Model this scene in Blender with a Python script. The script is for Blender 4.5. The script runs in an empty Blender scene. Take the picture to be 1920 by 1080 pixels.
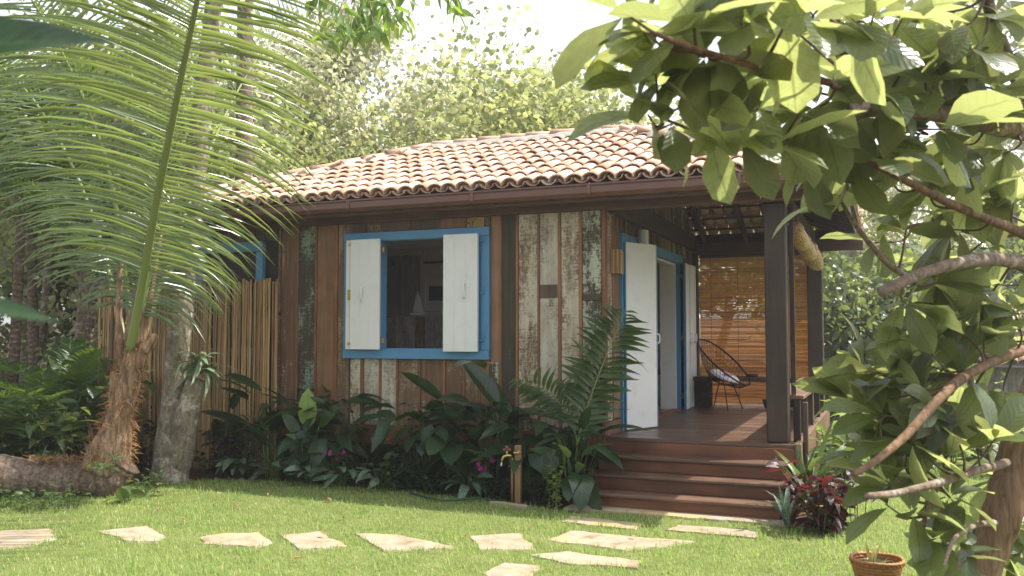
import bpy, math, random
import numpy as np
from mathutils import Vector, Matrix, Euler
from mathutils import noise as mnoise

sc = bpy.context.scene
COL = sc.collection
rnd = random.Random(7)
rng = np.random.default_rng(7)
PI = math.pi
# ---------------------------------------------------------------- camera
FPX = 1680.0
TH = math.radians(22.6)
PT = math.atan(90 / 1680)
CAM = Vector((0.845, -9.07, 1.65))
cd = bpy.data.cameras.new('camera')
cam = bpy.data.objects.new('camera', cd)
COL.objects.link(cam)
cam.location = CAM
cam.rotation_euler = (PI / 2 + PT, 0, TH)
cd.sensor_width = 36
cd.lens = FPX / 1920 * 36
cd.clip_start = 0.05
cd.clip_end = 2000
cd.dof.use_dof = True
cd.dof.focus_distance = 10.3
cd.dof.aperture_fstop = 3.5
sc.camera = cam
# ---------------------------------------------------------------- sky, sun, exposure
SUN = Vector((0.44, 0.25, 0.86)).normalized()
world = bpy.data.worlds.new('World')
sc.world = world
world.use_nodes = True
wt = world.node_tree
wt.nodes.clear()
sky = wt.nodes.new('ShaderNodeTexSky')
sky.sky_type = 'NISHITA'
sky.sun_disc = False
sky.sun_elevation = math.asin(SUN.z)
sky.sun_rotation = math.atan2(SUN.x, SUN.y)
sky.air_density = 1.0
sky.dust_density = 2.0
sky.ozone_density = 1.0
hsv = wt.nodes.new('ShaderNodeHueSaturation')
hsv.inputs['Saturation'].default_value = 0.35      # colour taken out to imitate an overexposed white sky
bg = wt.nodes.new('ShaderNodeBackground')
bg.inputs['Strength'].default_value = 0.15
wo = wt.nodes.new('ShaderNodeOutputWorld')
wt.links.new(sky.outputs[0], hsv.inputs['Color'])
wt.links.new(hsv.outputs[0], bg.inputs['Color'])
wt.links.new(bg.outputs[0], wo.inputs['Surface'])
sl = bpy.data.lights.new('sun', 'SUN')
sl.energy = 3.6
sl.angle = math.radians(0.53)
sl.color = (1.0, 0.94, 0.84)
so = bpy.data.objects.new('sun', sl)
COL.objects.link(so)
so.rotation_euler = (-SUN).to_track_quat('-Z', 'Y').to_euler()
so.location = (4, 6, 20)
vs = sc.view_settings
vs.view_transform = 'Standard'
vs.look = 'None'
vs.gamma = 1
vs.use_curve_mapping = False
vs.exposure = 1.43
sc.cycles.max_bounces = 10
sc.cycles.transparent_max_bounces = 8
sc.cycles.transmission_bounces = 6
sc.cycles.volume_bounces = 0
sc.cycles.caustics_reflective = False
sc.cycles.caustics_refractive = False
sc.cycles.sample_clamp_indirect = 8.0

# ---------------------------------------------------------------- measuring helpers (photo pixel -> place)
FW = Vector((-math.sin(TH) * math.cos(PT), math.cos(TH) * math.cos(PT), math.sin(PT)))
RT = Vector((math.cos(TH), math.sin(TH), 0))
UP = RT.cross(FW)
def ray(x, y): return FW * FPX + RT * (x - 960) - UP * (y - 540)
def at(x, y, dep): return CAM + ray(x, y) / FPX * dep
def gp(x, y, z=0.0):
    d = ray(x, y); return CAM + d * ((z - CAM.z) / d.z)
def onY(x, y, v):
    d = ray(x, y); return CAM + d * ((v - CAM.y) / d.y)
def fx(x, y=600): return onY(x, y, 0.0).x          # x along the front wall
# ---------------------------------------------------------------- object helpers
W = {}
def link(o, parent=None, mw=None):
    COL.objects.link(o)
    mw = mw if mw is not None else Matrix.Identity(4)
    if parent is not None:
        o.parent = parent
        o.matrix_basis = W[parent].inverted() @ mw
    else:
        o.matrix_basis = mw
    W[o] = mw
    return o
def T(x, y=None, z=None):
    return Matrix.Translation((x, y, z)) if y is not None else Matrix.Translation(x)
def tag(o, label=None, cat=None, group=None, kind=None):
    if label: o['label'] = label
    if cat: o['category'] = cat
    if group: o['group'] = group
    if kind: o['kind'] = kind
    return o
def thing(name, loc, label, cat, group=None, rz=0):
    o = bpy.data.objects.new(name, None)
    o.empty_display_size = 0.1
    link(o, None, T(Vector(loc)) @ Matrix.Rotation(rz, 4, 'Z'))
    return tag(o, label, cat, group)
def mesh(name, V, F, mat=None, smooth=False, uv=None):
    me = bpy.data.meshes.new(name)
    me.from_pydata([tuple(v) for v in V], [], F)
    if mat: me.materials.append(mat)
    if smooth: me.polygons.foreach_set('use_smooth', [True] * len(me.polygons))
    if uv is not None:
        l = me.uv_layers.new(name='UVMap')
        idx = np.empty(len(me.loops), dtype=np.int32)
        me.loops.foreach_get('vertex_index', idx)
        l.data.foreach_set('uv', np.asarray(uv, dtype=np.float32)[idx].ravel())
    me.update()
    return me
def npmesh(name, V, F, mat=None, smooth=False, uv=None):
    """V (n,3) array, F (m,k) array of equal sided faces"""
    V = np.asarray(V, dtype=np.float32); F = np.asarray(F, dtype=np.int32)
    me = bpy.data.meshes.new(name)
    me.vertices.add(len(V)); me.vertices.foreach_set('co', V.ravel())
    m, k = F.shape
    me.loops.add(m * k); me.loops.foreach_set('vertex_index', F.ravel())
    me.polygons.add(m)
    me.polygons.foreach_set('loop_start', np.arange(0, m * k, k, dtype=np.int32))
    me.polygons.foreach_set('loop_total', np.full(m, k, dtype=np.int32))
    if smooth: me.polygons.foreach_set('use_smooth', np.ones(m, dtype=bool))
    if uv is not None:
        l = me.uv_layers.new(name='UVMap')
        l.data.foreach_set('uv', np.asarray(uv, dtype=np.float32)[F.ravel()].ravel())
    if mat: me.materials.append(mat)
    me.update(calc_edges=True)
    me.validate()
    return me
def ob(name, me, parent=None, mw=None):
    return link(bpy.data.objects.new(name, me), parent, mw)

class MB:
    """collects simple shapes into one mesh"""
    def __init__(s): s.V = []; s.F = []
    def add(s, V, F, m=None):
        k = len(s.V)
        s.V += [tuple(m @ Vector(v)) if m is not None else tuple(v) for v in V]
        s.F += [tuple(i + k for i in f) for f in F]
    def box(s, x0, x1, y0, y1, z0, z1, c=0.004, m=None):
        c = min(c, (x1 - x0) * .3, (y1 - y0) * .3, (z1 - z0) * .3)
        V = []; idx = {}
        for i, X in enumerate((x0, x1)):
            for j, Yy in enumerate((y0, y1)):
                for k, Z in enumerate((z0, z1)):
                    dx = c if i == 0 else -c; dy = c if j == 0 else -c; dz = c if k == 0 else -c
                    idx[i, j, k] = len(V)
                    V += [(X, Yy + dy, Z + dz), (X + dx, Yy, Z + dz), (X + dx, Yy + dy, Z)]
        F = []
        I = lambda i, j, k, a: idx[i, j, k] + a
        for a in (0, 1):
            q = [I(a, 0, 0, 0), I(a, 0, 1, 0), I(a, 1, 1, 0), I(a, 1, 0, 0)]; F.append(q if a == 0 else q[::-1])
            q = [I(0, a, 0, 1), I(1, a, 0, 1), I(1, a, 1, 1), I(0, a, 1, 1)]; F.append(q if a == 0 else q[::-1])
            q = [I(0, 0, a, 2), I(0, 1, a, 2), I(1, 1, a, 2), I(1, 0, a, 2)]; F.append(q if a == 0 else q[::-1])
        for a in (0, 1):
            for b in (0, 1):
                F.append([I(a, b, 0, 0), I(a, b, 1, 0), I(a, b, 1, 1), I(a, b, 0, 1)][::1 if (a + b) % 2 == 1 else -1])
                F.append([I(a, 0, b, 0), I(a, 1, b, 0), I(a, 1, b, 2), I(a, 0, b, 2)][::1 if (a + b) % 2 == 0 else -1])
                F.append([I(0, a, b, 1), I(1, a, b, 1), I(1, a, b, 2), I(0, a, b, 2)][::1 if (a + b) % 2 == 1 else -1])
                for d in (0, 1):
                    F.append([I(a, b, d, 0), I(a, b, d, 1), I(a, b, d, 2)][::1 if (a + b + d) % 2 == 0 else -1])
        s.add(V, F, m)
    def tube(s, P, R, n=8, cap=True, m=None):
        V, F = tube(P, R, n, cap); s.add(V, F, m)
    def build(s, name, mat, parent=None, mw=None, smooth=False):
        return ob(name, mesh(name, s.V, s.F, mat, smooth), parent, mw)
def tube(P, R, n=8, cap=True):
    P = [Vector(p) for p in P]
    if not hasattr(R, '__len__'): R = [R] * len(P)
    V = []; F = []
    ref = None
    for i, p in enumerate(P):
        t = (P[min(i + 1, len(P) - 1)] - P[max(i - 1, 0)])
        if t.length < 1e-9: t = Vector((0, 0, 1))
        t.normalize()
        if ref is None:
            ref = Vector((1, 0, 0)) if abs(t.x) < .8 else Vector((0, 1, 0))
        a = (ref - t * ref.dot(t)).normalized(); ref = a
        b = t.cross(a)
        for k in range(n):
            an = 2 * PI * k / n
            V.append(p + (a * math.cos(an) + b * math.sin(an)) * R[i])
    for i in range(len(P) - 1):
        for k in range(n):
            F.append((i * n + k, i * n + (k + 1) % n, (i + 1) * n + (k + 1) % n, (i + 1) * n + k))
    if cap:
        F.append(tuple(range(n))[::-1]); F.append(tuple(range((len(P) - 1) * n, len(P) * n)))
    return V, F
def box(name, mat, parent, x0, x1, y0, y1, z0, z1, c=0.004):
    """a box whose own origin sits at its foot"""
    b = MB(); o = Vector(((x0 + x1) / 2, (y0 + y1) / 2, z0))
    b.box(x0 - o.x, x1 - o.x, y0 - o.y, y1 - o.y, 0, z1 - z0, c)
    return b.build(name, mat, parent, T(o))
def spline(P, n):
    """Catmull-Rom through points"""
    P = [Vector(p) for p in P]
    out = []
    Q = [P[0] * 2 - P[1]] + P + [P[-1] * 2 - P[-2]]
    for i in range(1, len(Q) - 2):
        for k in range(n):
            t = k / n
            a, b, c, d = Q[i - 1:i + 3]
            out.append(0.5 * ((2 * b) + (c - a) * t + (2 * a - 5 * b + 4 * c - d) * t * t + (3 * b - a - 3 * c + d) * t ** 3))
    out.append(P[-1].copy())
    return out
def frame(p, d, n=Vector((0, 0, 1)), s=1.0, roll=0.0):
    """matrix with local +Y along d and local +Z towards n"""
    d = Vector(d).normalized(); n = Vector(n)
    x = d.cross(n)
    if x.length < 1e-4: x = d.cross(Vector((1, 0.3, 0)))
    x.normalize(); z = x.cross(d)
    m = Matrix(((x.x, d.x, z.x, p[0]), (x.y, d.y, z.y, p[1]), (x.z, d.z, z.z, p[2]), (0, 0, 0, 1)))
    return m @ Matrix.Rotation(roll, 4, 'Y') @ Matrix.Scale(s, 4)
# ---------------------------------------------------------------- materials
class NT:
    def __init__(s, name):
        s.m = bpy.data.materials.new(name); s.m.use_nodes = True
        s.t = s.m.node_tree; s.t.nodes.clear()
        s.out = s.t.nodes.new('ShaderNodeOutputMaterial')
    def n(s, typ, ins=None, **props):
        nd = s.t.nodes.new('ShaderNode' + typ)
        for k, v in props.items(): setattr(nd, k, v)
        for k, v in (ins or {}).items():
            i = nd.inputs[k]
            if isinstance(v, bpy.types.NodeSocket): s.t.links.new(v, i)
            elif isinstance(i.default_value, (float, int)): i.default_value = v
            elif len(i.default_value) == 4 and len(v) == 3: i.default_value = (*v, 1)
            else: i.default_value = v
        return nd
    def mix(s, f, a, b, mode='MIX'):
        nd = s.n('MixRGB', {0: f, 1: a, 2: b}, blend_type=mode); return nd.outputs[0]
    def math(s, op, a, b=0.0, clamp=False):
        return s.n('Math', {0: a, 1: b}, operation=op, use_clamp=clamp).outputs[0]
    def ramp(s, f, stops, interp='LINEAR'):
        nd = s.n('ValToRGB', {0: f}); cr = nd.color_ramp; cr.interpolation = interp
        while len(cr.elements) < len(stops): cr.elements.new(0.5)
        for e, (p, c) in zip(cr.elements, stops):
            e.position = p; e.color = (*c, 1) if len(c) == 3 else c
        return nd.outputs[0]
    def noise(s, vec, scale, detail=4, rough=.55, dist=0):
        return s.n('TexNoise', {'Vector': vec, 'Scale': scale, 'Detail': detail, 'Roughness': rough, 'Distortion': dist}).outputs[0]
    def mapping(s, vec, scale=(1, 1, 1), loc=(0, 0, 0)):
        return s.n('Mapping', {'Vector': vec, 'Scale': scale, 'Location': loc}).outputs[0]
    def coord(s, rnd=True):
        """object coordinates shifted by a random amount per object"""
        c = s.n('TexCoord').outputs['Object']
        if not rnd: return c
        r = s.n('ObjectInfo').outputs['Random']
        k = s.math('MULTIPLY', r, 57.0)
        return s.n('VectorMath', {0: c, 1: k}, operation='ADD').outputs[0]
    def rand(s):
        r = s.n('ObjectInfo').outputs['Random']; g = s.n('NewGeometry').outputs['Random Per Island']
        return s.math('FRACT', s.math('ADD', s.math('MULTIPLY', r, 3.7), s.math('MULTIPLY', g, 5.3)))
    def bump(s, h, strength=.5, dist=.01):
        return s.n('Bump', {'Strength': strength, 'Distance': dist, 'Height': h}).outputs[0]
    def pbr(s, col, rough=.6, normal=None, metal=0, spec=.4, coat=0):
        d = {'Base Color': col, 'Roughness': rough, 'Metallic': metal, 'Specular IOR Level': spec}
        if coat: d['Coat Weight'] = coat; d['Coat Roughness'] = .25
        if normal is not None: d['Normal'] = normal
        return s.n('BsdfPrincipled', d).outputs[0]
    def done(s, sh):
        s.t.links.new(sh, s.out.inputs['Surface']); return s.m

def wood_mat(name, a, b, rough=.6, scale=1.0, axis=2, bump=.35, coat=0, spec=.35):
    """plain timber, grain along the given local axis"""
    g = NT(name); c = g.coord()
    st = [22 * scale] * 3; st[axis] = 1.6 * scale
    grain = g.noise(g.mapping(c, st), 1.0, 6, .6, .4)
    st2 = [90 * scale] * 3; st2[axis] = 4 * scale
    fine = g.noise(g.mapping(c, st2), 1.0, 3)
    blot = g.noise(c, 2.3, 4)
    r = g.n('ObjectInfo').outputs['Random']
    f = g.math('ADD', g.math('MULTIPLY', grain, .75), g.math('MULTIPLY', g.math('SUBTRACT', blot, .5), .9))
    f = g.math('ADD', f, g.math('MULTIPLY', g.math('SUBTRACT', r, .5), .35), True)
    col = g.ramp(f, [(.25, a), (.75, b)])
    h = g.math('ADD', grain, g.math('MULTIPLY', fine, .5))
    rg = g.math('ADD', rough - .12, g.math('MULTIPLY', blot, .25))
    return g.done(g.pbr(col, rg, g.bump(h, bump, .004), spec=spec, coat=coat))
def peel_mat(name, paint, paint2, wood, wood2, cover=.5, soft=.05, fine=1.0):
    """old boat boards: crackled, flaking paint over weathered timber (grain along local Z)"""
    g = NT(name); c = g.coord()
    grain = g.noise(g.mapping(c, (26, 26, 1.7)), 1.0, 6, .6, .5)
    wcol = g.ramp(grain, [(.3, wood), (.72, wood2)])
    big = g.noise(g.mapping(c, (3.2, 3.2, 1.5)), 1.0, 3)
    flake = g.noise(g.mapping(c, (30 * fine, 30 * fine, 15 * fine)), 1.0, 6, .68, 1.0)
    cross = g.noise(g.mapping(c, (7, 7, 70 * fine)), 1.0, 3, .6)
    m = g.math('ADD', g.math('MULTIPLY', flake, .75), g.math('MULTIPLY', big, .7))
    m = g.math('ADD', m, g.math('MULTIPLY', g.math('SUBTRACT', cross, .5), .35))
    m = g.math('ADD', m, g.math('MULTIPLY', g.math('SUBTRACT', grain, .5), .25))
    th = 1.12 - cover * .72
    mask = g.n('MapRange', {'Value': m, 'From Min': th - soft, 'From Max': th + soft}).outputs[0]
    stain = g.noise(g.mapping(c, (9, 9, 3)), 1.0, 5, .65)
    pcol = g.ramp(stain, [(.3, paint2), (.62, paint)])
    col = g.mix(mask, wcol, pcol)
    h = g.math('ADD', g.math('MULTIPLY', mask, .9), g.math('MULTIPLY', grain, .55))
    return g.done(g.pbr(col, .78, g.bump(h, .75, .006), spec=.25))
def paint_mat(name, col, dark, rough=.42, bump=.12):
    g = NT(name); c = g.coord()
    d = g.noise(c, 5, 6, .65); brush = g.noise(g.mapping(c, (90, 90, 3)), 1.0, 3)
    f = g.math('MULTIPLY', g.n('MapRange', {'Value': d, 'From Min': .52, 'From Max': .78}).outputs[0], .55)
    return g.done(g.pbr(g.mix(f, col, dark), g.math('ADD', rough, g.math('MULTIPLY', d, .2)), g.bump(brush, bump, .003), spec=.45))
def leaf_mat(name, a, b, t, fac=.35, rough=.38, vein=0.0, veincol=None, spec=.5, nb=0, stripe=None, tip=None, tv=.6):
    """leaf: gloss and colour on top, light passing through; vein = side veins per half length on the UVs"""
    g = NT(name); r = g.rand()
    col = g.mix(r, a, b)
    normal = None
    uv = None
    if vein or stripe or tip:
        uv = g.n('UVMap').outputs[0]
        sx = g.n('SeparateXYZ', {0: uv})
        au = g.math('ABSOLUTE', sx.outputs[0])
        ph = g.math('SUBTRACT', sx.outputs[1], g.math('MULTIPLY', au, .22))
        w = g.math('ABSOLUTE', g.math('SINE', g.math('MULTIPLY', ph, PI * (vein or 9))))
        line = g.n('MapRange', {'Value': w, 'From Min': .0, 'From Max': .28, 'To Min': 1, 'To Max': 0}).outputs[0]
        mid = g.n('MapRange', {'Value': au, 'From Min': .02, 'From Max': .09, 'To Min': 1, 'To Max': 0}).outputs[0]
        vv = g.math('MAXIMUM', g.math('MULTIPLY', line, .55), mid)
        if veincol is not None: col = g.mix(g.math('MULTIPLY', vv, .6), col, veincol)
        if stripe is not None:
            sw = g.n('MapRange', {'Value': w, 'From Min': .35, 'From Max': .6}).outputs[0]
            col = g.mix(sw, col, stripe)
        hh = g.math('ADD', w, g.math('MULTIPLY', mid, -.8))
        normal = g.bump(hh, .22, .008)
        if tip is not None:
            c2 = g.n('TexCoord').outputs['Object']
            nn = g.noise(c2, 30, 3)
            k = g.math('ADD', g.math('MULTIPLY', r, .55), g.math('ADD', g.math('MULTIPLY', au, .5), g.math('MULTIPLY', nn, .5)))
            k = g.n('MapRange', {'Value': k, 'From Min': 1.12, 'From Max': 1.22}).outputs[0]
            col = g.mix(k, col, tip)
    if vein:
        bl = g.noise(g.coord(), 7.0, 4, .6)
        col = g.mix(g.n('MapRange', {'Value': bl, 'From Min': .42, 'From Max': .66, 'To Max': .6}).outputs[0], col, tuple(x * .5 for x in a))
    tc = g.mix(r, t, tuple(x * tv for x in t))
    if vein: tc = g.mix(g.n('MapRange', {'Value': bl, 'From Min': .42, 'From Max': .66, 'To Max': .5}).outputs[0], tc, tuple(x * .55 for x in t))
    if vein and veincol is not None: tc = g.mix(g.math('MULTIPLY', vv, .8), tc, tuple(x * .38 for x in t))
    sh = g.pbr(col, rough, normal, spec=spec)
    tr = g.n('BsdfTranslucent', {'Color': tc}).outputs[0]
    return g.done(g.n('MixShader', {0: fac, 1: sh, 2: tr}).outputs[0])
def bark_mat(name, a, b, c3, scale=(14, 14, 5), rings=0, lichen=None, bump=.8):
    g = NT(name); c = g.coord()
    n1 = g.noise(g.mapping(c, scale), 1.0, 7, .65, .6); n2 = g.noise(c, 3.1, 5)
    col = g.ramp(n1, [(.28, a), (.5, b), (.75, c3)])
    h = n1
    if lichen:
        k = g.noise(c, 7.5, 6, .7)
        k = g.n('MapRange', {'Value': k, 'From Min': .55, 'From Max': .63}).outputs[0]
        col = g.mix(g.math('MULTIPLY', k, .75), col, lichen)
    col = g.mix(g.math('MULTIPLY', g.n('MapRange', {'Value': n2, 'From Min': .5, 'From Max': .75}).outputs[0], .6), col, a)
    if rings:
        uv = g.n('UVMap').outputs[0]
        sy = g.n('SeparateXYZ', {0: uv}).outputs[1]
        rr = g.math('SINE', g.math('ADD', g.math('MULTIPLY', sy, rings), g.math('MULTIPLY', n2, 14)))
        h = g.math('ADD', h, g.math('MULTIPLY', rr, .35))
        col = g.mix(g.n('MapRange', {'Value': rr, 'From Min': .4, 'From Max': 1, 'To Max': .32}).outputs[0], col, tuple(x * .45 for x in a))
    return g.done(g.pbr(col, .9, g.bump(h, bump, .02), spec=.15))
def tile_mat(name='clay tile'):
    g = NT(name); r = g.rand(); c = g.coord()
    col = g.ramp(r, [(.0, (.45, .255, .165)), (.25, (.51, .32, .22)), (.5, (.57, .40, .30)), (.75, (.48, .29, .195)), (1, (.60, .48, .39))])
    n = g.noise(c, 16, 6, .7); n2 = g.noise(c, 60, 3)
    col = g.mix(g.n('MapRange', {'Value': n, 'From Min': .5, 'From Max': .68, 'To Max': .75}).outputs[0], col, (.62, .52, .42))
    k = g.noise(c, 9, 5, .7)
    col = g.mix(g.n('MapRange', {'Value': k, 'From Min': .6, 'From Max': .76, 'To Max': .5}).outputs[0], col, (.20, .14, .10))
    return g.done(g.pbr(col, .85, g.bump(g.math('ADD', n, g.math('MULTIPLY', n2, .4)), .4, .006), spec=.25))
def simple(name, col, rough=.5, metal=0, col2=None, sc_=12, spec=.4, bump=.15):
    g = NT(name); c = g.coord(); n = g.noise(c, sc_, 5, .6)
    cc = g.mix(n, col, col2 if col2 else tuple(x * .75 for x in col))
    return g.done(g.pbr(cc, rough, g.bump(n, bump, .004), metal, spec))

MAT = {}
MAT['tile'] = tile_mat()
MAT['mortar'] = simple('mortar', (.42, .40, .37), .95, col2=(.30, .29, .27), sc_=20, bump=.5)
MAT['dark_timber'] = wood_mat('dark timber', (.030, .019, .013), (.075, .047, .031), .55, axis=2)
MAT['dark_timber_x'] = wood_mat('dark timber along x', (.045, .025, .017), (.115, .064, .041), .5, axis=0)
MAT['dark_timber_y'] = wood_mat('dark timber along y', (.032, .019, .013), (.085, .050, .032), .55, axis=1)
MAT['fascia'] = wood_mat('warm fascia timber', (.085, .045, .030), (.16, .088, .058), .5, axis=0)
MAT['gutter'] = simple('brown painted gutter', (.16, .075, .052), .36, col2=(.12, .056, .040), sc_=3)
MAT['red_timber_x'] = wood_mat('red timber along x', (.085, .032, .016), (.19, .075, .034), .5, axis=0)
MAT['tread'] = wood_mat('worn tread', (.085, .043, .026), (.20, .115, .072), .5, axis=0, spec=.45)
MAT['deck'] = wood_mat('deck board', (.080, .042, .028), (.175, .10, .068), .36, axis=0, spec=.6)
MAT['rail'] = wood_mat('sunlit rail timber', (.13, .075, .045), (.26, .17, .105), .6, axis=1)  # sunlit look of the outer side put into the lighter timber colour
MAT['batten'] = wood_mat('orange batten', (.15, .058, .024), (.32, .145, .062), .55)
MAT['brown'] = wood_mat('brown board', (.14, .068, .030), (.29, .155, .076), .58)
MAT['dkbrown'] = wood_mat('dark brown board', (.06, .039, .024), (.14, .092, .058), .65)
MAT['p_cream'] = peel_mat('peeling cream paint', (.52, .47, .36), (.37, .31, .21), (.11, .070, .040), (.27, .18, .10), .56, .09)
MAT['p_pale'] = peel_mat('chalky pale paint', (.46, .43, .34), (.30, .26, .19), (.10, .066, .038), (.22, .15, .09), .70, .12)
MAT['p_green'] = peel_mat('peeling green grey paint', (.40, .42, .31), (.26, .28, .20), (.040, .034, .022), (.10, .075, .045), .55)
MAT['p_dkgreen'] = peel_mat('flaking dark green paint', (.085, .17, .115), (.05, .085, .06), (.035, .030, .020), (.075, .058, .036), .34)
MAT['p_bottle'] = peel_mat('mottled green and white paint', (.25, .31, .22), (.11, .165, .11), (.030, .030, .020), (.08, .06, .04), .50, fine=1.2)
MAT['p_brown'] = peel_mat('scraped brown and white paint', (.45, .38, .29), (.30, .23, .16), (.085, .046, .026), (.20, .115, .064), .36)
MAT['p_dusk'] = peel_mat('scuffed brown grey paint', (.30, .23, .145), (.20, .145, .09), (.085, .053, .030), (.20, .125, .070), .48)
MAT['p_ochre'] = peel_mat('stained ochre paint', (.45, .32, .14), (.28, .17, .07), (.07, .04, .02), (.18, .10, .05), .6)
MAT['white'] = paint_mat('white paint', (.66, .66, .64), (.50, .49, .45))
MAT['blue'] = paint_mat('blue paint', (.068, .215, .375), (.05, .15, .27), .38)
MAT['room'] = paint_mat('room white', (.66, .64, .60), (.56, .54, .50), .7)
MAT['greyplank'] = peel_mat('worn grey headboard', (.36, .35, .33), (.22, .21, .20), (.10, .085, .07), (.2, .17, .14), .6, .15)
MAT['brass'] = simple('brass', (.55, .40, .14), .35, 1.0)
MAT['steel'] = simple('steel', (.5, .5, .5), .3, 1.0)
MAT['black'] = simple('black cord', (.012, .011, .011), .45)
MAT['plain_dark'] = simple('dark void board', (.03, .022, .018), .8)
MAT['cane'] = None
def cane_mat():
    g = NT('bamboo cane'); r = g.rand(); c = g.coord()
    n = g.noise(g.mapping(c, (30, 30, 2.5)), 1.0, 5, .6)
    col = g.ramp(r, [(.0, (.20, .105, .036)), (.35, (.36, .21, .075)), (.6, (.44, .28, .11)), (.8, (.13, .07, .026)), (1, (.48, .33, .145))])
    col = g.mix(g.n('MapRange', {'Value': n, 'From Min': .48, 'From Max': .7, 'To Max': .7}).outputs[0], col, (.09, .052, .024))
    return g.done(g.pbr(col, .5, g.bump(n, .3, .003), spec=.4))
MAT['cane'] = cane_mat()
def blind_mat():
    g = NT('bamboo blind slats'); r = g.rand(); c = g.coord(False)
    n = g.noise(g.mapping(c, (3, 3, 90)), 1.0, 4, .6)
    col = g.ramp(r, [(.0, (.24, .13, .045)), (.4, (.42, .27, .11)), (.7, (.52, .37, .18)), (1, (.16, .085, .03))])
    col = g.mix(g.math('MULTIPLY', n, .5), col, (.2, .09, .03))
    sh = g.pbr(col, .45, spec=.4)
    tr = g.n('BsdfTranslucent', {'Color': g.mix(r, (.68, .44, .17), (.44, .25, .08))}).outputs[0]
    return g.done(g.n('MixShader', {0: .70, 1: sh, 2: tr}).outputs[0])
MAT['blind'] = blind_mat()
def stone_mat():
    g = NT('pale sandstone'); c = g.coord()
    n = g.noise(c, 6, 7, .65); n2 = g.noise(c, 45, 4); r = g.n('ObjectInfo').outputs['Random']
    col = g.ramp(n, [(.3, (.17, .12, .065)), (.46, (.29, .235, .165)), (.7, (.35, .30, .235))])
    e = g.noise(c, 2.2, 3)
    col = g.mix(g.n('MapRange', {'Value': e, 'From Min': .55, 'From Max': .7, 'To Max': .6}).outputs[0], col, (.45, .30, .13))
    return g.done(g.pbr(col, .85, g.bump(g.math('ADD', n, g.math('MULTIPLY', n2, .3)), .5, .01), spec=.2))
MAT['stone'] = stone_mat()
def soil_mat(name, a, b, c3):
    g = NT(name); c = g.n('TexCoord').outputs['Object']
    n = g.noise(c, 3.0, 8, .7); n2 = g.noise(c, 30, 5, .7)
    f = g.math('ADD', g.math('MULTIPLY', n, .6), g.math('MULTIPLY', n2, .4))
    return g.done(g.pbr(g.ramp(f, [(.35, a), (.52, b), (.7, c3)]), .95, g.bump(n2, .8, .03), spec=.1))
MAT['soil'] = soil_mat('garden soil', (.035, .022, .014), (.075, .046, .028), (.15, .090, .052))
MAT['turf'] = soil_mat('turf floor', (.09, .11, .035), (.15, .18, .06), (.23, .21, .10))
def grass_mat():
    g = NT('lawn grass'); r = g.n('NewGeometry').outputs['Random Per Island']
    p = g.n('NewGeometry').outputs['Position']
    n = g.noise(p, 1.3, 5, .6); n2 = g.noise(p, 9, 3)
    col = g.ramp(r, [(0, (.12, .22, .045)), (.5, (.20, .315, .075)), (.85, (.29, .385, .115)), (.93, (.48, .44, .20)), (1, (.52, .46, .27))])
    dry = g.n('MapRange', {'Value': g.math('ADD', g.math('MULTIPLY', n, .7), g.math('MULTIPLY', n2, .3)), 'From Min': .46, 'From Max': .62, 'To Max': .55}).outputs[0]
    col = g.mix(dry, col, (.38, .39, .14))
    tr = g.n('BsdfTranslucent', {'Color': g.mix(dry, (.46, .60, .14), (.56, .60, .21))}).outputs[0]
    return g.done(g.n('MixShader', {0: .42, 1: g.pbr(col, .5, spec=.3), 2: tr}).outputs[0])
MAT['grass'] = grass_mat()
# foliage
MAT['l_big'] = leaf_mat('broad tree leaf', (.090, .130, .050), (.032, .064, .034), (.60, .66, .22), .55, .31, 9, (.18, .22, .09), .65, tv=.30, tip=(.20, .09, .03))
MAT['l_shade'] = leaf_mat('dark bedding leaf', (.011, .029, .012), (.024, .055, .018), (.12, .22, .035), .22, .32, 11, (.06, .12, .04), .5)  # dark green with the shade of the bed also put into it
MAT['l_mid'] = leaf_mat('mid green leaf', (.038, .080, .024), (.065, .115, .034), (.32, .42, .08), .32, .36, 10, (.12, .20, .06))
MAT['l_lime'] = leaf_mat('lime green leaf', (.24, .36, .075), (.30, .42, .10), (.50, .62, .13), .38, .4, 12, (.2, .34, .1))  # light green leaf, brightened further to carry a patch of sunlight
MAT['l_purple'] = leaf_mat('dark purple leaf', (.020, .014, .014), (.045, .020, .022), (.16, .04, .04), .2, .35, 9)
MAT['l_red'] = leaf_mat('dark red leaf', (.022, .010, .011), (.055, .014, .016), (.34, .05, .05), .28, .35, 9)
MAT['l_cala'] = leaf_mat('striped leaf', (.018, .055, .020), (.03, .075, .028), (.12, .24, .05), .2, .36, 8, None, .5, stripe=(.17, .25, .16))
MAT['l_grey'] = leaf_mat('grey green strap leaf', (.15, .22, .12), (.22, .29, .16), (.42, .50, .2), .3, .5)
MAT['l_palm'] = leaf_mat('coconut leaflet', (.050, .095, .022), (.10, .150, .045), (.36, .45, .10), .38, .27, spec=.8)
MAT['l_palmdk'] = leaf_mat('areca leaflet', (.028, .075, .016), (.05, .115, .022), (.30, .46, .05), .38, .32, spec=.55)
MAT['l_grape'] = leaf_mat('round yellow green leaf', (.13, .175, .055), (.24, .265, .095), (.56, .60, .22), .48, .4)
MAT['l_far'] = leaf_mat('far tree leaf', (.17, .19, .10), (.28, .29, .16), (.72, .72, .40), .55, .5)  # distant haze and bloom put into the pale leaf colour
MAT['l_mango'] = leaf_mat('long hanging leaf', (.055, .13, .020), (.09, .18, .03), (.40, .58, .06), .42, .35)
MAT['l_bush'] = leaf_mat('undergrowth leaf', (.035, .066, .022), (.075, .115, .040), (.34, .42, .10), .40, .38)
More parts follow.
